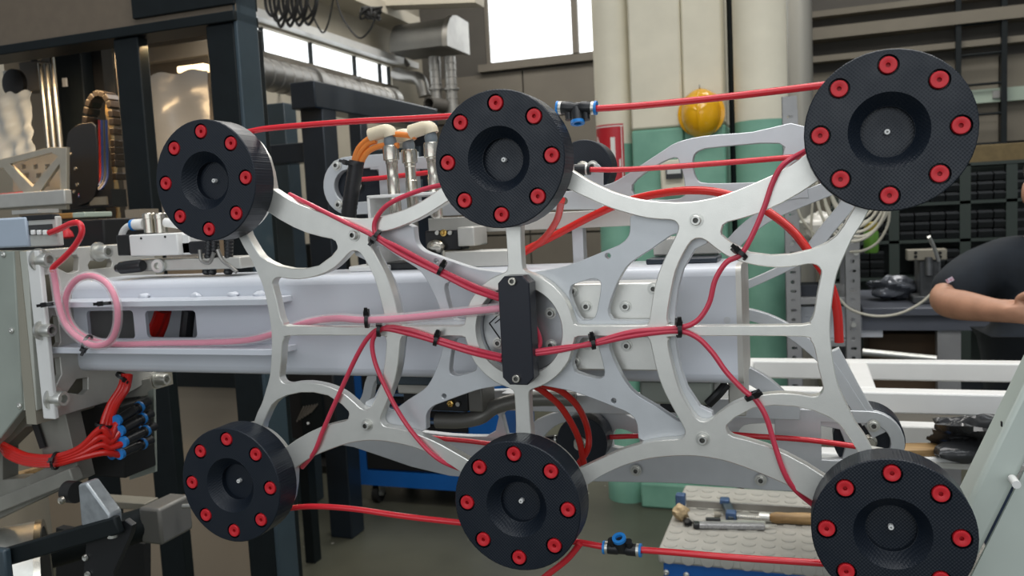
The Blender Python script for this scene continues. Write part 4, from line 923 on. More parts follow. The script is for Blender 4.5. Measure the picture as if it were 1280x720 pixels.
for u, v in ((5, 318), (15, 413), (25, 507)):
    p = PY(u, v, FY); part('screw', MB().rev([(0.0045, 0), (0.0045, 0.002), (0.002, 0.003), (0, 0.001)], p, (0, -1, 0), 12), M_zinc, t)
t = thing('vacuum_switch', PY(50, 310, 0.075), 'small grey vacuum switch with dark display and three white buttons', 'sensor')
a, b = PY(33, 309, 0.062), PY(70, 270, 0.062)
part('body', MB().box2((a.x, 0.062, a.z), (b.x, 0.072, b.z)), mat('light_grey_plastic', (0.46, 0.46, 0.43), 0.4), t, bevel=0.002)
part('top_cap', MB().box2((a.x - 0.001, 0.060, PY(33, 276, 0.062).z), (b.x - 0.003, 0.072, b.z + 0.003)), M_blackp, t, bevel=0.001)
a, b = PY(36.5, 294, 0.06), PY(64, 280, 0.06)
part('display', MB().box2((a.x, 0.060, a.z), (b.x, 0.062, b.z)), mat('display_grey', (0.05, 0.05, 0.05), 0.25), t)
for u in (41.5, 49, 56.5):
    p = PY(u, 290.5, 0.058); part('button', MB().box(p, (0.0068, 0.004, 0.0068)), mat('white_plastic', (0.85, 0.85, 0.83), 0.4), t, bevel=0.001)
a, b = PY(-40, 312, 0.058), PY(32, 271, 0.058)
t = single('control_box', MB().box2((a.x, 0.058, a.z), (b.x, 0.070, b.z)), mat('pale_blue_box', (0.42, 0.49, 0.58), 0.4, 0, noise=0.1, nscale=10), 'pale blue grey box at the left edge beside the vacuum switch', 'box', bevel=0.003)

# valve block on the beam
vy = 0.15
t = thing('valve_block', PY(200, 340, vy), 'white pneumatic valve block with two nickel barrels on top of the beam', 'valve')
def vb(u0, v0, u1, v1, y0, y1): a, b = PY(u0, v1, y0), PY(u1, v0, y0); return MB().box2((a.x, y0, a.z), (b.x, y1, b.z))
zb0 = PY(200, 340, vy).z
part('base_bar', vb(157, 321, 300, 340, vy, vy + 0.05), M_alu3, t, bevel=0.002)
part('body', vb(163, 291, 221, 321, vy - 0.01, vy + 0.04), M_whiteframe, t, bevel=0.002)
part('body_end', vb(221, 292, 236, 319, vy, vy + 0.04), M_whiteframe, t, bevel=0.002)
for u, v in ((176, 298), (206, 296)):
    p = PY(u, v, vy - 0.011); part('port', MB().cyl(p, p + Vector((0, 0.002, 0)), 0.0017, 10), M_dark, t)
for u in (188, 202):
    p, q = PY(u, 291, vy + 0.02), PY(u, 266, vy + 0.02); q.x = p.x; L = q.z - p.z
    part('barrel', MB().rev([(0.009, 0), (0.009, L * 0.7), (0.0098, L * 0.72), (0.0098, L * 0.95), (0.008, L), (0, L)], p, (0, 0, 1), 20), M_chrome, t)
part('solenoid', vb(147, 293, 165, 320, vy, vy + 0.03), M_blackp, t, bevel=0.002)
part('solenoid', vb(225, 301, 258, 318, vy, vy + 0.03), M_blackp, t, bevel=0.002)
part('fitting', MB().cyl(PY(168, 281, vy + 0.02), PY(181, 280, vy + 0.02), 0.0085, 16), M_whiteframe, t)
part('fitting', MB().cyl(PY(207, 278, vy + 0.02), PY(222, 280, vy + 0.02), 0.007, 16), M_whiteframe, t)
part('blue_ring', MB().cyl(PY(165.5, 281.5, vy + 0.02), PY(168.5, 281, vy + 0.02), 0.009, 16), M_blue, t)
part('white_hose', MB().tube([PY(166, 281, vy + 0.02), PY(157, 285, vy + 0.025), PY(152, 295, vy + 0.03), PY(151, 310, vy + 0.05)], 0.005, 10), M_whiteframe, t)
p, q = PY(150, 335, vy - 0.01), PY(187, 331, vy - 0.01)
part('muffler', MB().rev([(0.006, -0.006), (0.007, 0), (0.0095, 0.003), (0.0095, 0.04), (0.008, 0.044)], p, q - p, 16), M_blackp, t)
p = PY(200, 332, vy - 0.001)
part('plug', MB().rev([(0.011, 0), (0.011, 0.006), (0.0095, 0.008), (0.005, 0.008), (0.004, 0.003), (0, 0.003)], p, (0.15, -1, 0), 18), M_zinc, t)
for u0, u1 in ((262, 258), (269, 265), (287, 285)):
    pts = [PY(u0, 296, vy + 0.0), PY(u0 - 1, 318, vy + 0.005), PY(u1, 342, vy + 0.01)]
    P = crom(pts, 10)
    part('corrugated_sleeve', MB().tube(P, 0.006, 10, 0, rad=[0.0055 + 0.0012 * (i % 2) for i in range(len(P))]), M_blackp, t)
for pts in ([(250, 312), (252, 325), (262, 328), (268, 315)], [(272, 312), (278, 325), (288, 333), (296, 340)]):
    part('grey_lead', MB().tube([PY(u, v, vy) for u, v in pts], 0.003, 8), M_galv, t)

# ------------------------------------------------------------------ lower left: frame, manifold, connectors
t = thing('lower_bracket', PY(60, 620, 0.15), 'cast aluminium lower bracket with cutouts below the mounting plate', 'bracket')
ly = 0.10
M_castshade = mat('shaded_cast_aluminium', (0.25, 0.245, 0.215), 0.5, 0.2, noise=0.15, nscale=20)  # colour darkened for the shade of the machine above
def ly_poly(l, y=ly): return [(PY(u, v, y).x, PY(u, v, y).z) for u, v in l]
part('frame_plate', MB().plate([ly_poly([(-60, 560), (0, 546), (30, 514), (80, 512), (100, 600), (62, 618), (-60, 676)]), ly_poly([(3, 600), (3, 562), (32, 534), (47, 532), (56, 585), (30, 598)])], ly, ly + 0.03, 0.001), M_castshade, t)
part('lower_edge', MB().bar(PY(-60, 655, ly - 0.01), PY(96, 592, ly - 0.01), 0.02, 0.022, (0, 0, 1)), M_castshade, t, bevel=0.002)
part('upper_edge', MB().bar(PY(80, 505, 0.16), PY(190, 482, 0.26), 0.012, 0.03, (0, 0, 1)), M_castshade, t, bevel=0.002)
p = PY(38, 609, ly); part('screw', MB().rev([(0.005, 0), (0.004, 0.004), (0, 0.002)], p, (0, -1, 0), 10), M_zinc, t)
part('strap', MB().bar(PY(38, 512, ly - 0.005), PY(54, 560, ly - 0.005), 0.003, 0.012, (1, 0, 0)), M_rubber, t)
single('wooden_slat', MB().bar(PY(-20, 608, 0.22), PY(45, 590, 0.22), 0.06, 0.015), M_wood, 'wooden slat visible through the window of the lower bracket', 'wood', bevel=0.002)
t = thing('connector_plate', PY(120, 590, 0.2), 'black manifold box holding the blue ringed hose connectors', 'manifold')
a = PY(70, 592, 0.17); b = PY(148, 508, 0.17)
part('box', MB().box2((a.x, 0.17, a.z), (b.x, 0.24, b.z)), M_rubber, t, bevel=0.003)
part('side_plate', MB().prism(ly_poly([(160, 500), (192, 486), (194, 590), (162, 600)], 0.25), 'Y', 0.25, 0.255), M_gg, t)
for k, pts in enumerate(([(86, 518), (70, 532), (58, 552)], [(86, 537), (74, 545), (58, 553)], [(90, 554), (76, 555), (58, 554)], [(76, 562), (66, 557), (58, 553)])):
    part('grey_wire', MB().tube([PY(u, v, 0.13 - 0.004 * k) for u, v in pts], 0.0022, 7), M_galv, t)
k = 0
for row, (u, v) in enumerate(((147, 525), (151, 538), (155, 552), (151, 567))):
    for s_ in (0, 1):
        if s_ == 0: p = PY(u, v, 0.13); q = PY(u + 40, v - 24 + row * 2, 0.20)
        else: p = PY(u - 10, v + 0.5, 0.165); q = PY(u + 30, v - 26 + row * 2, 0.235)
        d = (q - p)
        lab = ['topmost', 'second from top', 'third from top', 'lowest'][row] + (' front' if s_ == 0 else ' rear') + ' black push-in connector with blue rings below the beam'
        c = thing('push_in_connector', p, lab, 'connector', 'push-in connectors below the beam')
        L = d.length
        part('release_ring', MB().rev([(0.004, -0.004), (0.0085, -0.004), (0.0085, 0.002), (0.006, 0.004)], p, d, 16), M_blue, c)
        part('body', MB().rev([(0.007, 0.003), (0.0075, L * 0.45), (0.006, L * 0.47), (0.006, L * 0.6), (0.0085, L * 0.62), (0.0085, L * 0.72), (0.006, L * 0.74), (0.0075, L * 0.95), (0.003, L)], p, d, 16), M_blackp, c)
        part('collar', MB().rev([(0.0088, L * 0.63), (0.0092, L * 0.64), (0.0092, L * 0.70), (0.0088, L * 0.71)], p, d, 16), M_blue, c)
ends = [(147, 525), (151, 538), (155, 552), (151, 567)]
for k in range(4):
    u, v = ends[k]
    single('red_hose', MB().tube([PY(4, 556 + k * 2, 0.09 + 0.004 * k), PY(12, 560 + k * 3.5, 0.088), PY(35, 570 + k * 3, 0.084), PY(68, 571 + k * 3, 0.084), PY(100, 560 + k * 4, 0.092), PY(126, 536 + k * 10, 0.105), PY(138, 545 + k * 7, 0.115), PY(u - 1, v + (2 if k else 4), 0.13)], 0.0052, 10), M_hosed,
           'red hose %s in the sagging bundle at lower left' % ['uppermost', 'second', 'third', 'lowermost'][k], 'hose', 'sagging red hose bundle')
for k in range(3):
    single('red_hose', MB().tube([PY(156 + k * 3, 468, 0.15), PY(150 + k * 4, 486, 0.14), PY(138 + k * 4, 505, 0.13), PY(129 + k * 4, 530, 0.118 + 0.004 * k), PY(130 + k * 5, 548, 0.118), PY(ends[k + 1][0] - 12, ends[k + 1][1] + 1, 0.16)], 0.0052, 10), M_hosed,
           'red hose dropping from the beam to the connectors, %s of three' % ['left', 'middle', 'right'][k], 'hose', 'red hoses dropping from the beam')
# roller, clamp, bar and tube at the bottom left corner
t = thing('steel_roller', PY(20, 700, 0.2), 'polished steel roller at the bottom left corner', 'roller')
rc = PY(58, 746, 0.14); rr_ = 0.125; ax_ = Vector((-0.70, -0.71, 0)).normalized()
part('drum', MB().rev([(rr_ - 0.01, 0), (rr_, 0.002), (rr_, 0.5)], rc, ax_, 64), M_zinc, t)
part('rim', MB().rev([(rr_ - 0.01, -0.004), (rr_ + 0.002, -0.004), (rr_ + 0.002, 0.006), (rr_ - 0.01, 0.006)], rc, ax_, 64, True), M_chrome, t)
part('end_disc', MB().cyl(rc + ax_ * 0.01, rc - ax_ * 0.0025, rr_ - 0.009, 40), M_rubber, t)
part('hub', MB().cyl(rc - ax_ * 0.002, rc - ax_ * 0.006, 0.03, 20), M_rubber, t)
t = thing('clamp_block', PY(125, 660, 0.05), 'zinc plated wedge shaped clamp block on a black bar', 'clamp')
cy0, cy1 = 0.015, 0.038
part('wedge', MB().prism(ly_poly([(101, 657), (97, 606), (107, 603), (137, 644), (138, 660), (118, 667)], cy0), 'Y', cy0, cy1), mat('zinc_plate', (0.40, 0.43, 0.45), 0.35, 0.5, noise=0.25, nscale=60), t, bevel=0.003)
p = PY(92, 615, 0.05); part('roller', MB().cyl(p + Vector((-0.012, 0, 0)), p + Vector((0.006, 0, 0)), 0.016, 20), M_rubber, t)
p = PY(78, 625, 0.03); part('bolt', MB().rev([(0.006, 0), (0.005, 0.004), (0, 0.005)], p, (0, -1, 0), 12), M_chrome, t)
p = PY(140, 661, 0.02); part('stud', MB().cyl(p, p + Vector((0, 0, -0.012)), 0.007, 14), M_zinc, t)
t = thing('black_bar', PY(80, 700, 0.0), 'black bent steel bar crossing in front of the roller', 'bar')
part('bar', MB().bar(PY(-20, 704, 0.0), PY(150, 655, 0.02), 0.012, 0.026), M_cyl, t, bevel=0.003)
part('end_plate', MB().plate([ly_poly([(108, 672), (140, 656), (156, 650), (165, 657), (163, 668), (142, 715), (142, 760), (100, 760)], 0.03)], 0.03, 0.04, 0.001), M_blackp, t)
part('corner_block', MB().box(PY(2, 706, -0.01), (0.03, 0.012, 0.05)), M_slate, t, bevel=0.003)
for u, v in ((107, 697), (110, 718)):
    p = PY(u, v, 0.029); part('screw', MB().rev([(0.005, 0), (0.004, 0.003), (0, 0.002)], p, (0, -1, 0), 10), M_zinc, t)
t = thing('cross_tube', PY(180, 675, 0.35), 'dark round cross tube ending in a grey clamp block', 'tube')
p, q = PY(60, 690, 0.33), PY(205, 648, 0.45)
part('tube', MB().cyl(p, q, 0.033, 24), M_cyl, t)
part('clamp_block', MB().box(PY(208, 648, 0.45), (0.052, 0.09, 0.074)), mat('grey_cast_block', (0.20, 0.195, 0.18), 0.4, 0.4), t, bevel=0.006)
part('flat_bar', MB().bar(PY(120, 625, 0.52), PY(190, 630, 0.52), 0.04, 0.016), M_jaw, t, bevel=0.002)
p = PY(229, 633, 0.45); part('pin', MB().cyl(p, p + Vector((0.025, 0, 0.003)), 0.005, 10), M_zinc, t)
part('support', MB().prism(ly_poly([(70, 660), (180, 680), (180, 760), (70, 760)], 0.5), 'Y', 0.5, 0.52), M_rubber, t)

# ================================================================== GRIPPER FRAME
PR = 0.0747; SX, SZ = 0.387, 0.1935
def mir(l, sx, sz):
    l = [(a * sx, b * sz) for a, b in l]; return l[::-1] if sx * sz < 0 else l
H1 = [(0.0088, 0.118), (0.0088, 0.107), (0.0088, 0.077), (0.011, 0.069), (0.019, 0.0655), (0.03, 0.061), (0.043, 0.052), (0.054, 0.040), (0.0595, 0.031), (0.0635, 0.019), (0.066, 0.0105), (0.071, 0.0062), (0.105, 0.006), (0.143, 0.006), (0.149, 0.0085), (0.1515, 0.015), (0.156, 0.04), (0.162, 0.061), (0.169, 0.077), (0.18, 0.098), (0.1845, 0.107), (0.185, 0.113), (0.181, 0.118), (0.173, 0.1195), (0.159, 0.121), (0.145, 0.124), (0.123, 0.131), (0.107, 0.1375), (0.087, 0.1475), (0.067, 0.158)]
H1 = smooth_loop(H1[:-1] + [(0.0665, 0.158), (0.058, 0.1635)], 2)
H1 = [p for p in H1 if not (math.hypot(p[0], p[1] - SZ) < 0.070)]
# close behind the middle pad along its circle
def close_pad(loop, cx, cz, r, a0, a1): return loop + arc(cx, cz, r, a0, a1, 8)
iend = H1.index(min(H1, key=lambda p: (p[0] - 0.0665) ** 2 + (p[1] - 0.158) ** 2))
ist = H1.index(min(H1, key=lambda p: (p[0] - 0.0088) ** 2 + (p[1] - 0.107) ** 2))
H1 = H1[ist:iend + 1] + arc(0, SZ, 0.070, -28, -82, 8)
H2 = smooth_loop([(0.1702, 0.014), (0.1718, 0.0085), (0.177, 0.006), (0.25, 0.0055), (0.308, 0.006), (0.315, 0.010), (0.319, 0.019), (0.322, 0.038), (0.326, 0.056), (0.326, 0.062), (0.322, 0.067), (0.314, 0.0683), (0.304, 0.0665), (0.285, 0.0655), (0.265, 0.068), (0.25, 0.072), (0.238, 0.077), (0.23, 0.082), (0.22, 0.09), (0.213, 0.096), (0.206, 0.0985), (0.198, 0.0955), (0.189, 0.082), (0.181, 0.065), (0.176, 0.046), (0.172, 0.027)], 2)
H3 = [(0.229, 0.105), (0.231, 0.111), (0.236, 0.1140), (0.25, 0.117), (0.27, 0.1225), (0.29, 0.131), (0.309, 0.141), (0.326, 0.152)]
H3 = H3 + arc(SX, SZ, 0.069, 215, 247, 5) + [(0.358, 0.123), (0.3475, 0.105), (0.341, 0.096), (0.332, 0.0895), (0.317, 0.083), (0.297, 0.079), (0.278, 0.0785), (0.257, 0.082), (0.246, 0.0885), (0.238, 0.093), (0.233, 0.098), (0.2295, 0.1015)]
TOP = crom([(a, b, 0) for a, b in [(0.071, 0.1785), (0.087, 0.1675), (0.102, 0.159), (0.12, 0.1505), (0.145, 0.1425), (0.174, 0.138), (0.196, 0.137), (0.217, 0.139), (0.237, 0.1435), (0.264, 0.153), (0.29, 0.164), (0.316, 0.180)]], 3)
OUT = crom([(a, b, 0) for a, b in [(0.372, 0.121), (0.365, 0.107), (0.357, 0.0945), (0.35, 0.079), (0.344, 0.065), (0.340, 0.052), (0.3368, 0.033), (0.3345, 0.012), (0.334, 0.0)]], 3)
TOP = [(p.x, p.y) for p in TOP]; OUT = [(p.x, p.y) for p in OUT]
q1 = arc(0, SZ, 0.070, 90, -12, 10)[:-1] + TOP + arc(SX, SZ, 0.069, 190, -100, 18)[1:-1] + OUT      # upper right, clockwise
outer = q1 + mir(q1, 1, -1)[1:] + mir(q1, -1, -1)[1:] + mir(q1, -1, 1)[1:-1]
ring = arc(0, 0, 0.052, 0, 352.5, 47)
loops = [outer, ring]
for sx in (1, -1):
    for sz in (1, -1):
        for h in (H1, H2, H3): loops.append(mir(h, sx, sz))
def up(loops): return [[(a, b + ZC) for a, b in l] for l in loops]
g = thing('gripper_frame', (0, 0.05, ZC), 'large silver openwork gripper plate with curved arms and black centre cover', 'gripper frame')
part('front_plate', MB().plate(up(loops), YF, YB, 0.0009), M_alu, g, smooth=25)
# cross shaped plate behind
MU = [(0.0, 0.0635), (0.009, 0.0645), (0.032, 0.068), (0.056, 0.0722), (0.079, 0.0795), (0.105, 0.089), (0.118, 0.094), (0.126, 0.100), (0.130, 0.108), (0.131, 0.124)]
MEND = [(0.15, 0.1335), (0.2, 0.131), (0.218, 0.116), (0.213, 0.092), (0.2, 0.086), (0.187, 0.065), (0.181, 0.045), (0.177, 0.02), (0.176, 0.0)]
q1 = [(p.x, p.y) for p in crom([(a, b, 0) for a, b in MU], 3)] + MEND
outer = q1 + mir(q1, 1, -1)[1:] + mir(q1, -1, -1)[1:] + mir(q1, -1, 1)[1:-1]
MHs = smooth_loop([(0.060, 0.046), (0.063, 0.0505), (0.084, 0.0565), (0.092, 0.0555), (0.0955, 0.049), (0.091, 0.026), (0.088, 0.016), (0.084, 0.0112), (0.072, 0.0102), (0.0665, 0.017), (0.061, 0.030), (0.0585, 0.040)], 2)
MHl = smooth_loop([(0.1025, 0.022), (0.105, 0.0125), (0.112, 0.0095), (0.15, 0.0095), (0.155, 0.013), (0.159, 0.035), (0.166, 0.06), (0.178, 0.083), (0.186, 0.098), (0.183, 0.103), (0.174, 0.1015), (0.152, 0.087), (0.131, 0.0745), (0.120, 0.062), (0.110, 0.043)], 2)
loops = [outer, arc(0, 0, 0.0515, 0, 352.5, 47)]
hole = arc(0.1045, 0.0845 - 0.0025, 0.0030, 0, 330, 11)
for sx in (1, -1):
    for sz in (1, -1): loops += [mir(MHs, sx, sz), mir(MHl, sx, sz), mir(hole, sx, sz)]
part('cross_plate', MB().plate(up(loops), YB + 0.0002, YM, 0.0007), M_alu2, g, smooth=25)
# hub disc with screws and engraved mark
hub = part('hub_disc', MB().rev([(0.0505, 0), (0.0515, 0.002), (0.0515, 0.05), (0, 0.05)], (0, 0.0585, ZC), (0, 1, 0), 48), mat('brushed_steel_disc', (0.52, 0.53, 0.54), 0.3, 0.8, noise=0.15, nscale=50), g)
for k in range(6):
    a = R(28 + 60 * k) if True else 0
    x_, z_ = 0.0375 * math.cos(a), ZC + 0.0375 * math.sin(a)
    socket_screw(hub, (x_, 0.0585, z_), (0, -1, 0), 0.0048, 0.004)
mk = MB()
for a, b in (((-0.043, 0.006), (-0.031, 0.016)), ((-0.043, 0.006), (-0.030, -0.013)), ((-0.036, 0.006), (-0.028, 0.012))):
    mk.bar((a[0], 0.0580, ZC + a[1]), (b[0], 0.0580, ZC + b[1]), 0.0012, 0.0012, (0, 1, 0))
part('engraved_mark', mk, M_dark, hub)
cx0, cx1, cz0, cz1, c_ = -0.0135, 0.0235, -0.0578, 0.065, 0.008
cov = [(cx0 + c_, cz0), (cx1 - c_, cz0), (cx1, cz0 + c_), (cx1, cz1 - c_), (cx1 - c_, cz1), (cx0 + c_, cz1), (cx0, cz1 - c_), (cx0, cz0 + c_)]
cv = part('centre_cover', MB().plate(up([cov]), 0.014, YF - 0.0003, 0.0012), M_cover, g, smooth=0)
for u, v in ((641, 351.5), (646, 473)):
    p = PY(u, v, 0.014); socket_screw(cv, p, (0, -1, 0), 0.0046, 0.004, M_chrome, washer=False)
for sx in (1, -1):
    for sz in (1, -1): socket_screw(g, (0.204 * sx, YF, ZC + 0.1175 * sz), (0, -1, 0), 0.0053, 0.0065, name='clamp_bolt')
for (x, z) in ((0.108, 0.030), (0.084, 0.030), (0.062, 0.038), (0.108, -0.024), (0.084, -0.024), (0.062, -0.036), (0.148, 0.044), (-0.09, 0.03), (-0.09, -0.03)): pass
br = part('mounting_bracket', MB().box2((-0.06, 0.075, ZC - 0.052), (0.165, 0.118, ZC + 0.049)), M_alu, g, bevel=0.002)
for u, v in ((733, 383), (782, 383), (716, 364), (735, 430), (783.5, 432), (719, 452), (817, 361)):
    socket_screw(br, PY(u, v, 0.075), (0, -1, 0), 0.0050, 0.004)

# ================================================================== SUCTION PADS
def make_pad_meshes():
    # local origin: centre of the front face, axis along Y
    n = 48
    face = [arc(0, 0, PR - 0.001, 0, 352.5, 47), arc(0, 0, 0.0357, 0, 352.5, 47)]
    cups = [(0.06 * math.cos(R(90 - 45 * k)), 0.06 * math.sin(R(90 - 45 * k))) for k in range(8)]
    for x, z in cups: face.append(arc(x, z, 0.0098, 0, 345, 23))
    mb = MB(); mb.plate(face, -0.0000, 0.0002, 0.00002)
    mb.rev([(PR - 0.001, 0.0), (PR, 0.001), (PR, YF - 0.0005), (0.03, YF - 0.0005)], (0, 0, 0), (0, 1, 0), n, False)
    mb.f = [f for f in mb.f if len(f) < n]          # open end rings
    mb.rev([(0.0357, 0.0), (0.0240, 0.0140), (0.0236, 0.0142), (0.0236, 0.0215), (0, 0.0215)], (0, 0, 0), (0, 1, 0), n)
    mb.f = [f for f in mb.f if len(f) < n]
    for x, z in cups:
        mb.rev([(0.0098, 0.0001), (0.0098, 0.009), (0, 0.009)], (x, 0, z), (0, 1, 0), 24)
    mb.f = [f for f in mb.f if len(f) != 24]
    mc = MB().rev([(0, 0.0085), (0.0078, 0.0085), (0.0081, 0.001), (0.0074, -0.0004), (0.0058, -0.0006), (0.0030, 0.0003), (0.0022, 0.0005), (0.0022, 0.006), (0, 0.006)], (0, 0, 0), (0, 1, 0), 24)
    mn = MB().rev([(0.0027, 0.0215), (0.0027, 0.0165), (0.0022, 0.0158), (0.0011, 0.0158), (0.0011, 0.02), (0, 0.02)], (0, 0, 0), (0, 1, 0), 16)
    return mb, mc, mn, cups
def pad_mat():
    m = mat('printed_black_plastic', (0.0045, 0.009, 0.017), 0.42, 0)
    nt = m.node_tree; b = nt.nodes['Principled BSDF']; tc = nt.nodes.new('ShaderNodeTexCoord')
    hs = []
    for rx in (45, -45):
        mp = nt.nodes.new('ShaderNodeMapping'); mp.inputs['Rotation'].default_value = (0, R(rx), 0); nt.links.new(tc.outputs['Object'], mp.inputs[0])
        w = nt.nodes.new('ShaderNodeTexWave'); w.inputs['Scale'].default_value = 120; w.inputs['Distortion'].default_value = 0.8; w.inputs['Detail Scale'].default_value = 3; nt.links.new(mp.outputs[0], w.inputs['Vector']); hs.append(w)
    ad = nt.nodes.new('ShaderNodeMath'); ad.operation = 'ADD'; nt.links.new(hs[0].outputs['Fac'], ad.inputs[0]); nt.links.new(hs[1].outputs['Fac'], ad.inputs[1])
    n2 = nt.nodes.new('ShaderNodeTexNoise'); n2.inputs['Scale'].default_value = 25; nt.links.new(tc.outputs['Object'], n2.inputs['Vector'])
    ml = nt.nodes.new('ShaderNodeMath'); ml.operation = 'MULTIPLY'; nt.links.new(ad.outputs[0], ml.inputs[0]); nt.links.new(n2.outputs['Fac'], ml.inputs[1])
    bp = nt.nodes.new('ShaderNodeBump'); bp.inputs['Strength'].default_value = 0.22; bp.inputs['Distance'].default_value = 0.0010
    nt.links.new(ml.outputs[0], bp.inputs['Height']); nt.links.new(bp.outputs[0], b.inputs['Normal'])
    mr = nt.nodes.new('ShaderNodeMapRange'); mr.inputs[1].default_value = 0.3; mr.inputs[2].default_value = 0.7; mr.inputs[3].default_value = 0.36; mr.inputs[4].default_value = 0.52
    nt.links.new(n2.outputs['Fac'], mr.inputs[0]); nt.links.new(mr.outputs[0], b.inputs['Roughness'])
    return m
M_pad = pad_mat()
mbp, mcp, mnp, cups = make_pad_meshes()
pad0 = thing('suction_pad', (0, 0, 0), 'x', 'suction pad', 'round black suction pads on the gripper')
part('pad_body', mbp, M_pad, pad0, smooth=5, weld=True)
for k, (x, z) in enumerate(cups):
    if k == 0: c0 = part('red_cup', mcp, M_red, pad0)
    else: c0 = bpy.data.objects.new('red_cup', c0.data); COL.objects.link(c0); c0.parent = pad0
    c0.location = (x, 0, z); c0.rotation_euler = (0, R(23 * k), 0)
part('nozzle', mnp, M_whiteframe, pad0)
def copy_tree(o):
    c = o.copy(); COL.objects.link(c)
    for ch in list(o.children): d = copy_tree(ch); d.parent = c
    return c
for i, (sx, sz, lab) in enumerate(((-1, 1, 'upper left black suction pad with eight red cups, beside the plastic sheet'), (0, 1, 'upper middle black suction pad with eight red cups, above the centre cover'), (1, 1, 'upper right black suction pad with eight red cups, in front of the wall ladder'),
                                   (-1, -1, 'lower left black suction pad with eight red cups, beside the grey clamp block'), (0, -1, 'lower middle black suction pad with eight red cups, below the centre cover'), (1, -1, 'lower right black suction pad with eight red cups, above the studded mat'))):
    o = pad0 if i == 0 else copy_tree(pad0)
    o.location = (sx * SX, 0, ZC + sz * SZ); o['label'] = lab

# ================================================================== FAR SIDE GRIPPER
FYa, FYb = 0.318, 0.332
fg = thing('rear_gripper_frame', (0, 0.325, ZC), 'rear silver gripper plate with rounded slotted arms behind the beam', 'gripper frame')
def FP(l): return [(PY(u, v, FYa).x, PY(u, v, FYa).z) for u, v in l]
def stripe(pts, w, closed=False, n=4):
    P = [Vector((a, b, 0)) for a, b in pts]; P = crom(P, n); L, Rr = [], []
    for i in range(len(P)):
        d = (P[min(i + 1, len(P) - 1)] - P[max(i - 1, 0)]).normalized(); nn = Vector((-d.y, d.x, 0)) * (w / 2)
        L.append(((P[i] + nn).x, (P[i] + nn).y)); Rr.append(((P[i] - nn).x, (P[i] - nn).y))
    return L + Rr[::-1]
class RearMB(MB):
    k = 0
    def plate(s, loops, y0, y1, bev=0.001, res=5, axis='Y'):
        RearMB.k += 1; d = 0.00035 * RearMB.k; return MB.plate(s, loops, y0 + d, y1 + d, bev, res, axis)
rp = RearMB()
# upper right slotted arm, traced from its silhouette
up_r = FP([(722, 238), (735, 236), (757, 231), (772, 225), (800, 207), (826, 190), (846, 178), (880, 170), (940, 165), (1006, 158), (1010, 240), (1000, 248), (900, 262), (850, 262), (800, 252), (740, 262)])
sl1 = FP([(866, 205), (868, 193), (877, 187), (895, 184), (974, 179), (977, 200), (977, 224), (960, 227), (885, 229), (870, 222)])
tr1 = FP([(790, 231), (815, 210), (842, 197), (850, 205), (856, 232), (850, 248), (800, 248)])
rp.plate([smooth_loop(up_r, 3), smooth_loop(sl1, 3), smooth_loop(tr1, 3)], FYa, FYb, 0.0008)
# ends with round slots
def ring_end(cx, cz, r=0.046, ri=0.026, s=1):
    o = arc(cx, cz, r, 90, 270, 14) + [(cx + s * 0.12, cz - r), (cx + s * 0.12, cz + r)] if s > 0 else arc(cx, cz, r, -90, 90, 14) + [(cx - 0.12, cz + r), (cx - 0.12, cz - r)]
    i = arc(cx, cz, ri, 90, 270, 12) + [(cx + 0.055, cz - ri), (cx + 0.055, cz + ri)] if s > 0 else arc(cx, cz, ri, -90, 90, 12) + [(cx - 0.06, cz + ri), (cx - 0.06, cz - ri)]
    return [o, i]
re_ = up(ring_end(-SX + 0.016, SZ - 0.004)); rp.plate(re_, FYa, FYb, 0.0008)
a = FP([(462, 210), (560, 207)])
rp.plate([FP([(462, 201), (545, 194), (700, 182), (700, 215), (545, 211), (462, 212)])], FYa, FYb, 0.0008)
rp.plate([FP([(462, 254), (560, 249), (700, 240), (700, 262), (560, 270), (462, 268)])], FYa, FYb, 0.0008)
re2 = up(ring_end(SX, -SZ, 0.043, 0.026, -1)); rp.plate(re2, FYa, FYb, 0.0008)
# curved rear arms
for pts, w in (([(905, 318), (930, 290), (960, 268), (1000, 250), (1045, 232)], 0.020), ([(1012, 318), (1030, 292), (1055, 262), (1075, 235)], 0.018), ([(845, 395), (880, 378), (905, 366), (930, 358), (965, 343), (1000, 325), (1020, 308)], 0.011),
               ([(860, 380), (905, 390), (940, 395), (975, 408), (1010, 432), (1040, 462), (1065, 500), (1085, 530)], 0.016), ([(905, 460), (935, 470), (965, 490), (990, 520), (1000, 545)], 0.022), ([(440, 520), (455, 500), (462, 475), (480, 455)], 0.016), ([(1040, 440), (1072, 500), (1100, 545)], 0.020)):
    rp.plate([stripe(FP(pts), w)], FYa, FYb, 0.0008)
# lower plate with slots
low = FP([(404, 556), (425, 548), (470, 535), (560, 545), (640, 545), (668, 527), (700, 515), (735, 510), (775, 516), (800, 526), (860, 524), (900, 505), (950, 502), (1000, 510), (1060, 532), (1090, 560), (1090, 600), (1000, 616), (860, 606), (740, 603), (560, 596), (440, 560)])
sl = [FP([(922, 545), (926, 536), (938, 531), (980, 533), (983, 560), (975, 566), (930, 561)]), FP([(1000, 540), (1006, 535), (1050, 538), (1053, 575), (1000, 570)]), FP([(676, 556), (684, 541), (700, 530), (712, 532), (712, 560)]), FP([(765, 560), (768, 538), (785, 540), (797, 548), (797, 562)])]
rp.plate([smooth_loop(low, 3)] + [smooth_loop(q_, 2) for q_ in sl], FYa, FYb, 0.0008)
rp.plate([FP([(533, 560), (545, 558), (590, 556), (618, 540), (622, 522), (612, 508), (596, 500), (596, 490), (640, 488), (690, 486), (690, 500), (640, 503), (626, 520), (632, 545), (640, 556), (640, 575), (533, 572)])], FYa, FYb, 0.0008)
part('rear_plate', rp, M_alu2, fg, smooth=25)
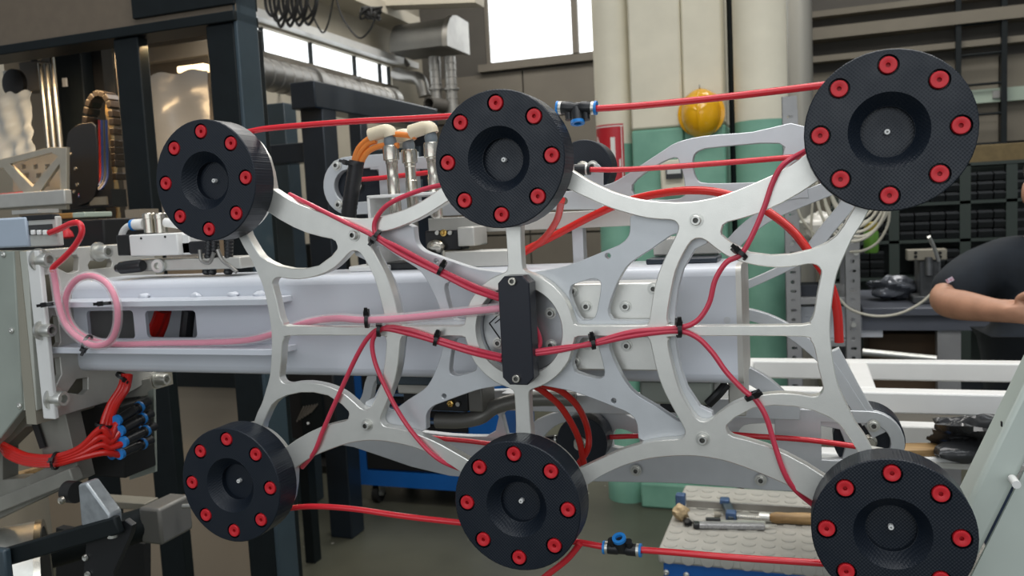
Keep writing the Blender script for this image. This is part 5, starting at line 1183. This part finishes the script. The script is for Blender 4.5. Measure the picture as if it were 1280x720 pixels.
for u, v in ((421, 207), (424, 256), (437, 545), (795, 588), (951, 600), (1092, 532), (741, 208)):
    socket_screw(fg, PY(u, v, FYa), (0, -1, 0), 0.0058, 0.005)
part('upper_flange', MB().plate([FP([(730, 232), (730, 215), (735, 206), (748, 205), (754, 212), (754, 240)])], FYa - 0.001, FYa + 0.003, 0.0005), M_alu2, fg)
part('spacer_bar', MB().box2((0.0, BY1, ZC - 0.03), (0.2, FYa, ZC + 0.03)), M_alu3, fg, bevel=0.002)
# rear pads
def rear_pad(x, z, r, lab, y0=FYb + 0.0005):
    t = thing('rear_pad', (x, 0.345, z), lab, 'suction pad', 'black pads on the rear gripper')
    part('pad_body', MB().rev([(0.02, 0), (r - 0.001, 0), (r, 0.001), (r, 0.04), (0, 0.04)], (x, y0, z), (0, 1, 0), 40), M_pad, t, smooth=30)
    part('stem', MB().rev([(0.010, 0), (0.010, -0.008), (0.007, -0.010), (0.007, -0.018), (0, -0.018)], (x, y0, z), (0, 1, 0), 20), M_chrome, t)
rear_pad(-SX + 0.026, ZC + SZ - 0.004, 0.041, 'black pad seen through the rounded arm slot behind the black sleeve')
rear_pad(0.01, ZC + SZ, 0.041, 'black pad behind the upper middle suction pad beside the arrow sign')
rear_pad(0.004, ZC - SZ - 0.004, 0.037, 'black pad behind two red hoses above the lower middle suction pad', FYa - 0.041)
rear_pad(SX, ZC - SZ, 0.045, 'black pad in the rounded arm end behind the lower right suction pad')

# ================================================================== PARTS ON AND UNDER THE BEAM
# bracket with three sensors, orange leads
t = thing('sensor_bracket', PY(500, 330, 0.2), 'white steel bracket holding three upright sensors behind the upper left arm', 'bracket')
sy = 0.17
a, b = PY(460, 275, sy), PY(560, 242, sy)
part('top_plate', MB().box2((a.x, sy, PY(500, 246, sy).z), (b.x, sy + 0.09, PY(500, 242, sy).z)), M_whiteframe, t, bevel=0.001)
part('side_plate', MB().box2((a.x, sy, BZ1), (a.x + 0.004, sy + 0.09, PY(500, 243, sy).z)), M_whiteframe, t, bevel=0.001)
part('foot', MB().box2((PY(435, 330, sy).x, sy, BZ1), (PY(480, 330, sy).x, sy + 0.05, BZ1 + 0.008)), M_whiteframe, t, bevel=0.002)
p = PY(455, 326, sy - 0.0); part('nut', MB().rev([(0.007, 0), (0.007, 0.008), (0.004, 0.010), (0.004, 0.016), (0, 0.016)], (p.x, sy + 0.02, BZ1 + 0.008), (0, 0, 1), 6), M_zinc, t)
for k, (u, v, yy, lab) in enumerate(((488, 182, 0.185, 'nickel upright sensor with cream plug, left of the three'), (511, 187, 0.215, 'nickel upright sensor with cream plug, middle and lower of the three'), (539, 178, 0.185, 'nickel upright sensor with cream plug, right one beside the upper middle pad'))):
    top = PY(u, v, yy); bot = Vector((top.x + 0.002, yy, PY(500, 248, yy).z - 0.03)); L = top.z - bot.z
    s_ = thing('sensor', bot, lab, 'sensor', 'upright sensors')
    part('barrel', MB().rev([(0.006, 0), (0.0085, 0.004), (0.0085, L * 0.55), (0.0078, L * 0.56), (0.0078, L * 0.75), (0.0085, L * 0.76), (0.0085, L * 0.8), (0.0112, L * 0.81), (0.0112, L * 0.97), (0.010, L)], bot, top - bot, 20), M_chrome, s_)
    part('grey_insert', MB().rev([(0.008, 0), (0.009, 0.006), (0.007, 0.014)], top, (0, 0, 1), 16), mat('grey_insert', (0.16, 0.19, 0.21), 0.35), s_)
    part('cream_plug', MB().tube([top + Vector((0.002, 0, 0.012)), top + Vector((0.0, 0, 0.018)), top + Vector((-0.008, 0, 0.020)), top + Vector((-0.030, 0, 0.016))], 0.0095, 14, 5), mat('translucent_cream_plastic', (0.72, 0.63, 0.46), 0.3), s_)
M_orange = mat('orange_cable', (0.78, 0.24, 0.045), 0.35)
for k, (lab, pts) in enumerate((('orange cable from the left sensor plug into the black sleeve', [(470, 176), (460, 180), (450, 192), (445, 206)]), ('orange cable arching over from the right sensor to the sleeve', [(520, 171), (500, 168), (478, 168), (462, 173), (448, 186), (441, 206)]), ('orange cable from the middle sensor plug into the black sleeve', [(498, 182), (478, 182), (462, 188), (454, 198), (451, 208)]))):
    single('orange_cable', MB().tube([PY(u, v, 0.185) for u, v in pts], 0.0040, 10), M_orange, lab, 'cable', 'orange sensor cables')
P = crom([PY(u, v, 0.18) for u, v in ((446, 201), (443, 220), (439, 245), (436, 268), (434, 300))], 8)
single('black_sleeve', MB().tube(P, 0.011, 14, 0, rad=[0.0105 + 0.0006 * (i % 2) for i in range(len(P))]), M_blackp, 'black braided sleeve bundling the orange cables', 'sleeve')
def tie_band(mb, c, d, r, hd):
    c = Vector(c); d = Vector(d).normalized(); u, w, _ = frame(d)
    mb.rev([(r, -0.0022), (r + 0.0014, -0.0022), (r + 0.0014, 0.0022), (r, 0.0022)], c, d, 14, True)
    hd = Vector(hd).normalized(); hd = (hd - d * hd.dot(d)).normalized(); x = d.cross(hd)
    rot = Matrix((x, d, hd)).transposed()
    mb.box(c + hd * (r + 0.002), (0.0078, 0.0066, 0.0060), rot); mb.box(c + hd * (r + 0.005) + x * 0.0025, (0.0018, 0.0040, 0.0105), rot)
    return mb
def tie(u, v, y, ang, r, lab, hd=(0, -0.5, 1), cat='cable tie'):
    d = RIGHT * math.cos(R(ang)) - DOWN * math.sin(R(ang))
    return single('cable_tie', tie_band(MB(), PY(u, v, y), d, r, hd), M_tie, lab, cat, 'black cable ties', smooth=40)
tie(443, 206, 0.18, 75, 0.0115, 'black cable tie at the top of the black sleeve', (-1, -0.3, 0.2))
# machinery seen above the beam in the middle
t = thing('rotary_valve', PY(560, 320, 0.25), 'black valve with brass screw on the beam behind the upper middle pad', 'valve')
a, b = PY(532, 314, 0.22), PY(576, 287, 0.22)
part('body', MB().box2((a.x, 0.22, a.z), (b.x, 0.25, b.z)), M_blackp, t, bevel=0.002)
p = PY(555, 291, 0.218); part('brass_screw', MB().rev([(0.005, 0), (0.005, 0.003), (0.003, 0.004), (0, 0.002)], p, (0, -1, 0), 14), mat('brass', (0.72, 0.48, 0.15), 0.25, 1.0), t)
for u in (547, 563): p = PY(u, 291, 0.218); part('steel_screw', MB().cyl(p, p + Vector((0, -0.003, 0)), 0.003, 10), M_zinc, t)
a, b = PY(574, 308, 0.215), PY(594, 283, 0.215); part('side_block', MB().box2((a.x, 0.21, a.z), (b.x, 0.26, b.z)), M_alu3, t, bevel=0.002)
p = PY(545, 308, 0.215); part('lever', MB().ell(p, (0.014, 0.008, 0.010), 14, 8), M_chrome, t)
a, b = PY(556, 330, 0.2), PY(640, 312, 0.2); part('riser_plate', MB().box2((a.x, 0.2, BZ1), (b.x, 0.24, b.z)), M_alu3, t, bevel=0.002)
t = thing('cross_rail', PY(700, 270, 0.27), 'flat aluminium rail running behind the upper middle pad and the curved arm', 'rail')
a, b = PY(536, 292, 0.27), PY(862, 263, 0.27)
part('rail', MB().box2((a.x, 0.27, PY(600, 286, 0.27).z - 0.005), (b.x, 0.30, PY(600, 270, 0.27).z)), M_alu3, t, bevel=0.001)
for u in (722, 640): 
    p = PY(u, 300, 0.275); part('post', MB().box2((p.x - 0.008, 0.275, BZ1 - 0.02), (p.x + 0.008, 0.295, PY(u, 280, 0.275).z)), M_alu2, t, bevel=0.001)
part('slotted_plate', MB().plate([FP([(705, 262), (705, 240), (745, 236), (760, 262)]), [(PY(709, 251, FYa).x + 0.006 * math.cos(R(k * 30)), PY(709, 251, FYa).z + 0.006 * math.sin(R(k * 30))) for k in range(12)]], 0.302, 0.310, 0.0005), M_alu2, t)
single('black_pad_strip', MB().box2((PY(535, 325, 0.19).x, 0.19, BZ1 + 0.0), (PY(470, 325, 0.19).x, 0.25, BZ1 + 0.010)), M_blackp, 'black rubber strip lying on top of the beam', 'strip', bevel=0.002)
a, b = PY(842, 322, 0.15), PY(895, 312, 0.15)
single('rubber_pad', MB().box2((PY(805, 320, 0.15).x, 0.16, BZ1), (b.x, 0.22, BZ1 + 0.007)), M_navy, 'dark blue pad on the beam below the right clamp bolt', 'pad', bevel=0.002)
a, b = PY(838, 300, 0.2), PY(900, 312, 0.2)
single('top_block', MB().box2((PY(816, 300, 0.2).x, 0.2, BZ1 + 0.008), (b.x, 0.26, BZ1 + 0.030)), M_alu3, 'small aluminium block on the beam under the right arm', 'block', bevel=0.002)
# below the beam
t = thing('under_gearbox', PY(840, 480, 0.2), 'grey green actuator hanging below the right end of the beam', 'actuator')
a, b = PY(800, 505, 0.16), PY(892, 482, 0.16)
part('body', MB().box2((a.x, 0.16, a.z), (b.x, 0.24, BZ0 - 0.004)), mat('grey_green_cast', (0.34, 0.37, 0.33), 0.4, 0.2), t, bevel=0.004)
part('gasket', MB().box2((a.x + 0.003, 0.158, BZ0 - 0.006), (b.x - 0.003, 0.238, BZ0)), M_blackp, t)
a2, b2 = PY(825, 516, 0.165), PY(905, 498, 0.165)
part('black_lower', MB().box2((a2.x, 0.165, a2.z), (b2.x - 0.02, 0.23, b2.z)), M_blackp, t, bevel=0.003)
part('cable', MB().tube([PY(885, 505, 0.16), PY(898, 492, 0.16), PY(908, 480, 0.165)], 0.006, 10), M_blackp, t)
part('end_bracket', MB().box2((PY(911, 520, 0.17).x, 0.17, PY(911, 520, 0.17).z), (PY(932, 480, 0.17).x, 0.23, BZ0)), M_alu3, t, bevel=0.002)
t = thing('lower_valve', PY(560, 520, 0.22), 'black valve with brass nut below the beam left of centre', 'valve')
a, b = PY(505, 512, 0.2), PY(584, 482, 0.2)
part('body', MB().box2((a.x, 0.2, a.z), (b.x, 0.24, b.z)), M_blackp, t, bevel=0.002)
part('side_block', MB().box2((b.x, 0.2, a.z), (PY(603, 500, 0.2).x, 0.25, PY(603, 483, 0.2).z)), MATS['grey_cast_block'], t, bevel=0.002)
p = PY(564, 504, 0.198); part('brass_nut', MB().rev([(0.005, 0), (0.005, 0.004), (0.003, 0.005), (0, 0.003)], p, (0, -1, 0), 6), MATS['brass'], t)
p = PY(573, 505, 0.198); part('steel_screw', MB().cyl(p, p + Vector((0, -0.003, 0)), 0.0032, 10), M_zinc, t)
part('hose_rail', MB().tube([PY(546, 526, 0.21), PY(575, 526, 0.21), PY(600, 521, 0.215), (PY(620, 508, 0.23)), PY(660, 499, 0.25), PY(720, 498, 0.26)], 0.011, 12), MATS['grey_cast_block'], t)
part('bottom_rail', MB().box2((PY(470, 478, 0.15).x, 0.15, BZ0 - 0.016), (PY(600, 478, 0.15).x, 0.2, BZ0 - 0.003)), M_slate, t, bevel=0.002)
part('block_plate', MB().box2((PY(497, 492, 0.17).x, 0.17, PY(497, 492, 0.17).z), (PY(556, 480, 0.17).x, 0.21, BZ0 - 0.003)), M_alu3, t, bevel=0.002)
t = thing('lower_cross_rail', PY(740, 500, 0.29), 'dull metal rail running below the beam behind the two red hoses', 'rail')
a, b = PY(660, 512, 0.29), PY(800, 494, 0.29)
part('rail', MB().box2((PY(630, 500, 0.29).x, 0.28, a.z), (PY(1000, 500, 0.29).x, 0.31, b.z)), M_alu2, t, bevel=0.001)

# ================================================================== HOSES
HY = YF - 0.0035
def hose(lab, pts, r=0.0029, m=M_hosep, grp='thin red hoses on the gripper plate'):
    P = []
    for p in pts:
        P.append(PY(p[0], p[1], p[2] if len(p) > 2 else HY))
    return single('red_hose', MB().tube(P, r, 10, 6), m, lab, 'hose', grp)
hose('thin red hose from the upper left pad to the centre cover', [(362, 243, 0.062), (390, 257, 0.040), (430, 277), (465, 294), (500, 317), (552, 343), (590, 362), (625, 374, 0.026)])
hose('thin red hose bending from the upper middle pad down to the cover', [(552, 231, 0.045), (525, 238, 0.040), (495, 250, 0.034), (478, 262), (468, 280), (473, 296), (500, 310), (550, 337), (590, 356), (625, 370, 0.026)])
hose('thin red hose from the tie down to the lower left pad', [(628, 450, 0.026), (590, 441), (545, 427), (510, 417), (478, 411), (462, 420), (446, 445), (425, 490), (405, 535), (393, 565, 0.036), (378, 584, 0.055)])
hose('thin red hose from the tie down to the lower middle pad', [(628, 445, 0.026), (590, 436), (545, 423), (510, 412), (480, 410), (466, 425), (468, 450), (480, 480), (500, 518), (525, 552), (550, 575, 0.036), (580, 588, 0.050)])
hose('thin red hose from the cover to the upper right pad', [(664, 443, 0.026), (700, 438), (742, 428), (790, 415), (845, 410), (870, 402), (886, 380), (894, 350), (908, 328), (926, 318), (940, 295), (955, 260), (966, 228), (980, 205), (1010, 187, 0.045)])
hose('thin red hose from the cover to the lower right pad', [(664, 440, 0.026), (700, 435), (742, 430), (790, 420), (845, 414), (870, 421), (890, 440), (908, 465), (930, 488), (945, 500), (958, 522), (968, 555), (980, 590), (994, 612, 0.040), (1020, 634, 0.055)])
hose('short red hose loop inside the centre ring beside the cover', [(664, 402, 0.045), (672, 415, 0.048), (675, 430, 0.046), (668, 442, 0.034)])
# straight supply hoses behind the pads
SYY = 0.058
def shose(lab, pts, r=0.0038, m=M_hose, grp='red supply hoses between the pads'):
    return single('red_hose', MB().tube([PY(*p) for p in pts], r, 12, 6), m, lab, 'hose', grp)
shose('red supply hose between the upper left and upper middle pads', [(305, 166, SYY), (340, 160, SYY), (440, 152, SYY), (520, 148, SYY), (600, 143, SYY)])
shose('red supply hose from the upper tee to the upper right pad', [(742, 136, SYY), (800, 132, SYY), (900, 122, SYY), (1050, 104, SYY)])
shose('red supply hose between the lower left and lower middle pads', [(355, 636, SYY), (390, 633, SYY), (440, 636, SYY), (510, 646, SYY), (600, 656, SYY)])
shose('short red hose from the lower middle pad to the lower tee', [(700, 675, SYY), (725, 678, SYY), (757, 684, SYY)])
shose('red supply hose from the lower tee to the lower right pad', [(798, 687, SYY), (850, 691, SYY), (920, 697, SYY), (1060, 706, SYY)])
shose('red hose end hanging below the lower middle pad', [(725, 680, 0.05), (708, 700, 0.05), (680, 722, 0.05), (660, 740, 0.05)])
shose('red hose at the rear arm behind the orange cables', [(440, 225, 0.30), (480, 222, 0.30), (560, 213, 0.30), (620, 208, 0.30)])
shose('red hose running along the upper rear arm to the right', [(736, 212, 0.28), (780, 212, 0.28), (860, 207, 0.28), (985, 197, 0.28), (1030, 193, 0.28)])
shose('red hose along the lower rear arm at right', [(905, 542, 0.29), (940, 545, 0.29), (1010, 550, 0.29), (1070, 558, 0.29)])
shose('red hose entering the rear pad behind the two curved hoses', [(742, 547, 0.30), (770, 546, 0.30), (820, 544, 0.30)])
shose('short red stub left of the lower rear pad', [(698, 549, 0.30), (715, 548, 0.30), (728, 547, 0.30)])
shose('red hose along the lower rear arm behind the left arm', [(525, 546, 0.30), (560, 549, 0.30), (600, 553, 0.30), (660, 562, 0.30)])
BIG = 'thick red hoses behind the gripper plate'
shose('thick red hose rising from the beam and arching over behind the right arm', [(618, 330, 0.23), (650, 316, 0.23), (690, 296, 0.23), (740, 270, 0.23), (785, 251, 0.22), (830, 241, 0.21), (870, 238, 0.20), (905, 242, 0.195), (940, 254, 0.19), (965, 268, 0.18), (992, 290, 0.17), (1015, 320, 0.16), (1035, 350, 0.15), (1046, 385, 0.15), (1049, 428, 0.15)], 0.0052, M_hosed, BIG)
shose('thick red hose dropping from the upper middle pad', [(702, 250, 0.12), (696, 275, 0.17), (680, 298, 0.21), (655, 316, 0.23), (625, 328, 0.24)], 0.0046, M_hosed, BIG)
shose('dark red hose curving down left of its twin below the cover', [(664, 480, 0.075), (680, 490, 0.09), (702, 510, 0.12), (722, 545, 0.15), (730, 580, 0.16)], 0.0042, M_hosed, 'two dark red hoses below the cover')
shose('dark red hose curving down right of its twin below the cover', [(675, 480, 0.075), (700, 488, 0.10), (722, 508, 0.13), (734, 535, 0.16), (735, 560, 0.16), (722, 582, 0.16)], 0.0042, M_hosed, 'two dark red hoses below the cover')
# clear hose with pink core, coiled at the beam root
cp = [(66, 336, 0.050), (69, 352, 0.052), (73, 378, 0.052), (82, 405, 0.053), (99, 423, 0.055), (118, 432, 0.055), (137, 427, 0.054), (146, 408, 0.052), (146, 380, 0.050), (135, 356, 0.052), (116, 345, 0.056), (97, 349, 0.060), (84, 366, 0.062), (82, 388, 0.063), (90, 408, 0.066), (108, 422, 0.072), (140, 430, 0.080), (200, 429, 0.088), (260, 428, 0.090), (310, 425, 0.088), (350, 415, 0.084), (385, 403, 0.070), (420, 398, 0.040), (455, 400, 0.028), (500, 398, 0.026), (560, 392, 0.026), (630, 385, 0.026)]
P = [PY(*p) for p in cp]
t = thing('clear_hose', P[0], 'clear hose with pink core looped at the beam root and running to the cover', 'hose')
part('clear_wall', MB().tube(P, 0.0066, 14, 6, cap=False), M_clear, t, smooth=80)
part('pink_core', MB().tube(P, 0.0042, 12, 6), M_pink, t, smooth=80)
single('red_hose', MB().tube([PY(*p) for p in ((62, 291, 0.055), (75, 286, 0.052), (90, 279, 0.05), (100, 280, 0.05), (102, 292, 0.05), (93, 308, 0.05), (80, 322, 0.05), (67, 334, 0.05), (66, 340, 0.05))], 0.0043, 12), M_hose, 'red hose looping from the vacuum switch into the clear hose', 'hose')
# cable ties
T_ = HY
tie(471, 294, T_, -35, 0.0055, 'black cable tie where two hoses meet beside the upper left clamp bolt', (-0.6, -0.6, -0.2))
tie(551, 337, T_, -28, 0.0058, 'black cable tie on the hose pair above the clear hose', (0.2, -0.4, 1))
tie(545, 425, T_, -15, 0.0058, 'black cable tie on the hose pair below the clear hose', (0.1, -0.4, 1))
tie(474, 412, T_, -5, 0.0075, 'black cable tie where the two lower left hoses split', (0.0, -0.5, 1))
tie(741, 429, T_, 12, 0.0058, 'black cable tie right of the centre ring on two hoses', (0.1, -0.4, 1))
tie(848, 412, T_, 5, 0.0075, 'black cable tie on the horizontal arm where the right hoses split', (0.1, -0.5, 1))
tie(926, 318, T_, 50, 0.0060, 'black cable tie on the curved arm below the upper right pad', (-0.6, -0.5, 0.6))
tie(939, 495, T_, -55, 0.0060, 'black cable tie on the curved arm above the lower right pad', (0.2, -0.5, 1))
tie(459, 400, 0.028, 0, 0.0085, 'long black cable tie round the clear hose above the split', (0.0, -0.5, 1))
tie(64, 380, 0.058, -80, 0.0085, 'black cable tie fixing the clear hose to the upper fin at its root', (-0.5, -1, 0.1))
tie(135, 379, 0.054, -85, 0.0085, 'black cable tie fixing the clear loop to the upper fin', (-0.5, -1, 0.2))
tie(109, 428, 0.062, -20, 0.0100, 'black cable tie at the bottom of the clear hose loop', (-0.3, -0.5, -0.8))
tie(131, 531, 0.12, 80, 0.0125, 'black cable tie round the red hoses beside the connectors', (0.3, -0.8, 0))
tie(70, 576, 0.084, -5, 0.0125, 'black cable tie at the lowest point of the red hose bundle', (0, -0.8, 0.3))
tie(155, 471, 0.15, 60, 0.0115, 'black cable tie on the red hoses just below the beam', (0.8, -0.5, 0))
# tee fittings
def tee(u0, v0, u1, v1, y, down, lab):
    a, b = PY(u0, v0, y), PY(u1, v1, y); d = b - a; L = d.length; c = (a + b) / 2
    t = thing('tee_fitting', c, lab, 'fitting')
    part('body', MB().rev([(0.0068, L * 0.10), (0.0072, L * 0.12), (0.0072, L * 0.38), (0.0062, L * 0.42), (0.0062, L * 0.58), (0.0072, L * 0.62), (0.0072, L * 0.88), (0.0068, L * 0.9)], a, d, 20), M_blackp, t)
    for p, s_ in ((a, 1), (b, -1)):
        part('steel_collar', MB().rev([(0.0074, L * 0.06), (0.0074, L * 0.13)], p, d * s_, 20), M_zinc, t)
        part('blue_ring', MB().rev([(0.0042, 0), (0.0078, 0), (0.0078, L * 0.055), (0.0042, L * 0.055)], p, d * s_, 20, True), M_blue, t)
    dn = Vector(down).normalized()
    part('branch', MB().rev([(0.0065, 0), (0.0072, 0.006), (0.0078, 0.015)], c, dn, 20).rev([(0.0042, 0), (0.0042, 0.014)], c + d.normalized() * -0.010, dn, 12).rev([(0.0042, 0), (0.0042, 0.014)], c + d.normalized() * 0.010, dn, 12), M_blackp, t)
    part('branch_ring', MB().rev([(0.0042, 0.015), (0.0080, 0.015), (0.0080, 0.0185), (0.0042, 0.0185)], c, dn, 20, True), M_blue, t)
tee(696, 135, 746, 135, SYY, (0.1, -0.25, -1), 'black tee fitting with blue rings beside the upper middle pad')
tee(754, 684, 802, 688, SYY, (-0.1, -0.5, 1), 'black tee fitting with blue rings beside the lower middle pad')
p, q = PY(717, 212, 0.28), PY(738, 212, 0.28)
t = thing('straight_fitting', p, 'black straight fitting beside the rear pad behind the upper middle pad', 'fitting')
part('body', MB().cyl(p, q, 0.0075, 18), M_blackp, t); part('collar_ring', MB().cyl(q - (q - p) * 0.25, q - (q - p) * 0.15, 0.0080, 18), M_zinc, t)
p, q = PY(683, 550, 0.3), PY(698, 549, 0.3)
t = thing('straight_fitting', p, 'small black fitting left of the lower rear pad', 'fitting')
part('body', MB().cyl(p, q, 0.0065, 16), M_blackp, t); part('collar', MB().cyl(q - (q - p) * 0.25, q - (q - p) * 0.1, 0.0072, 16), M_zinc, t)
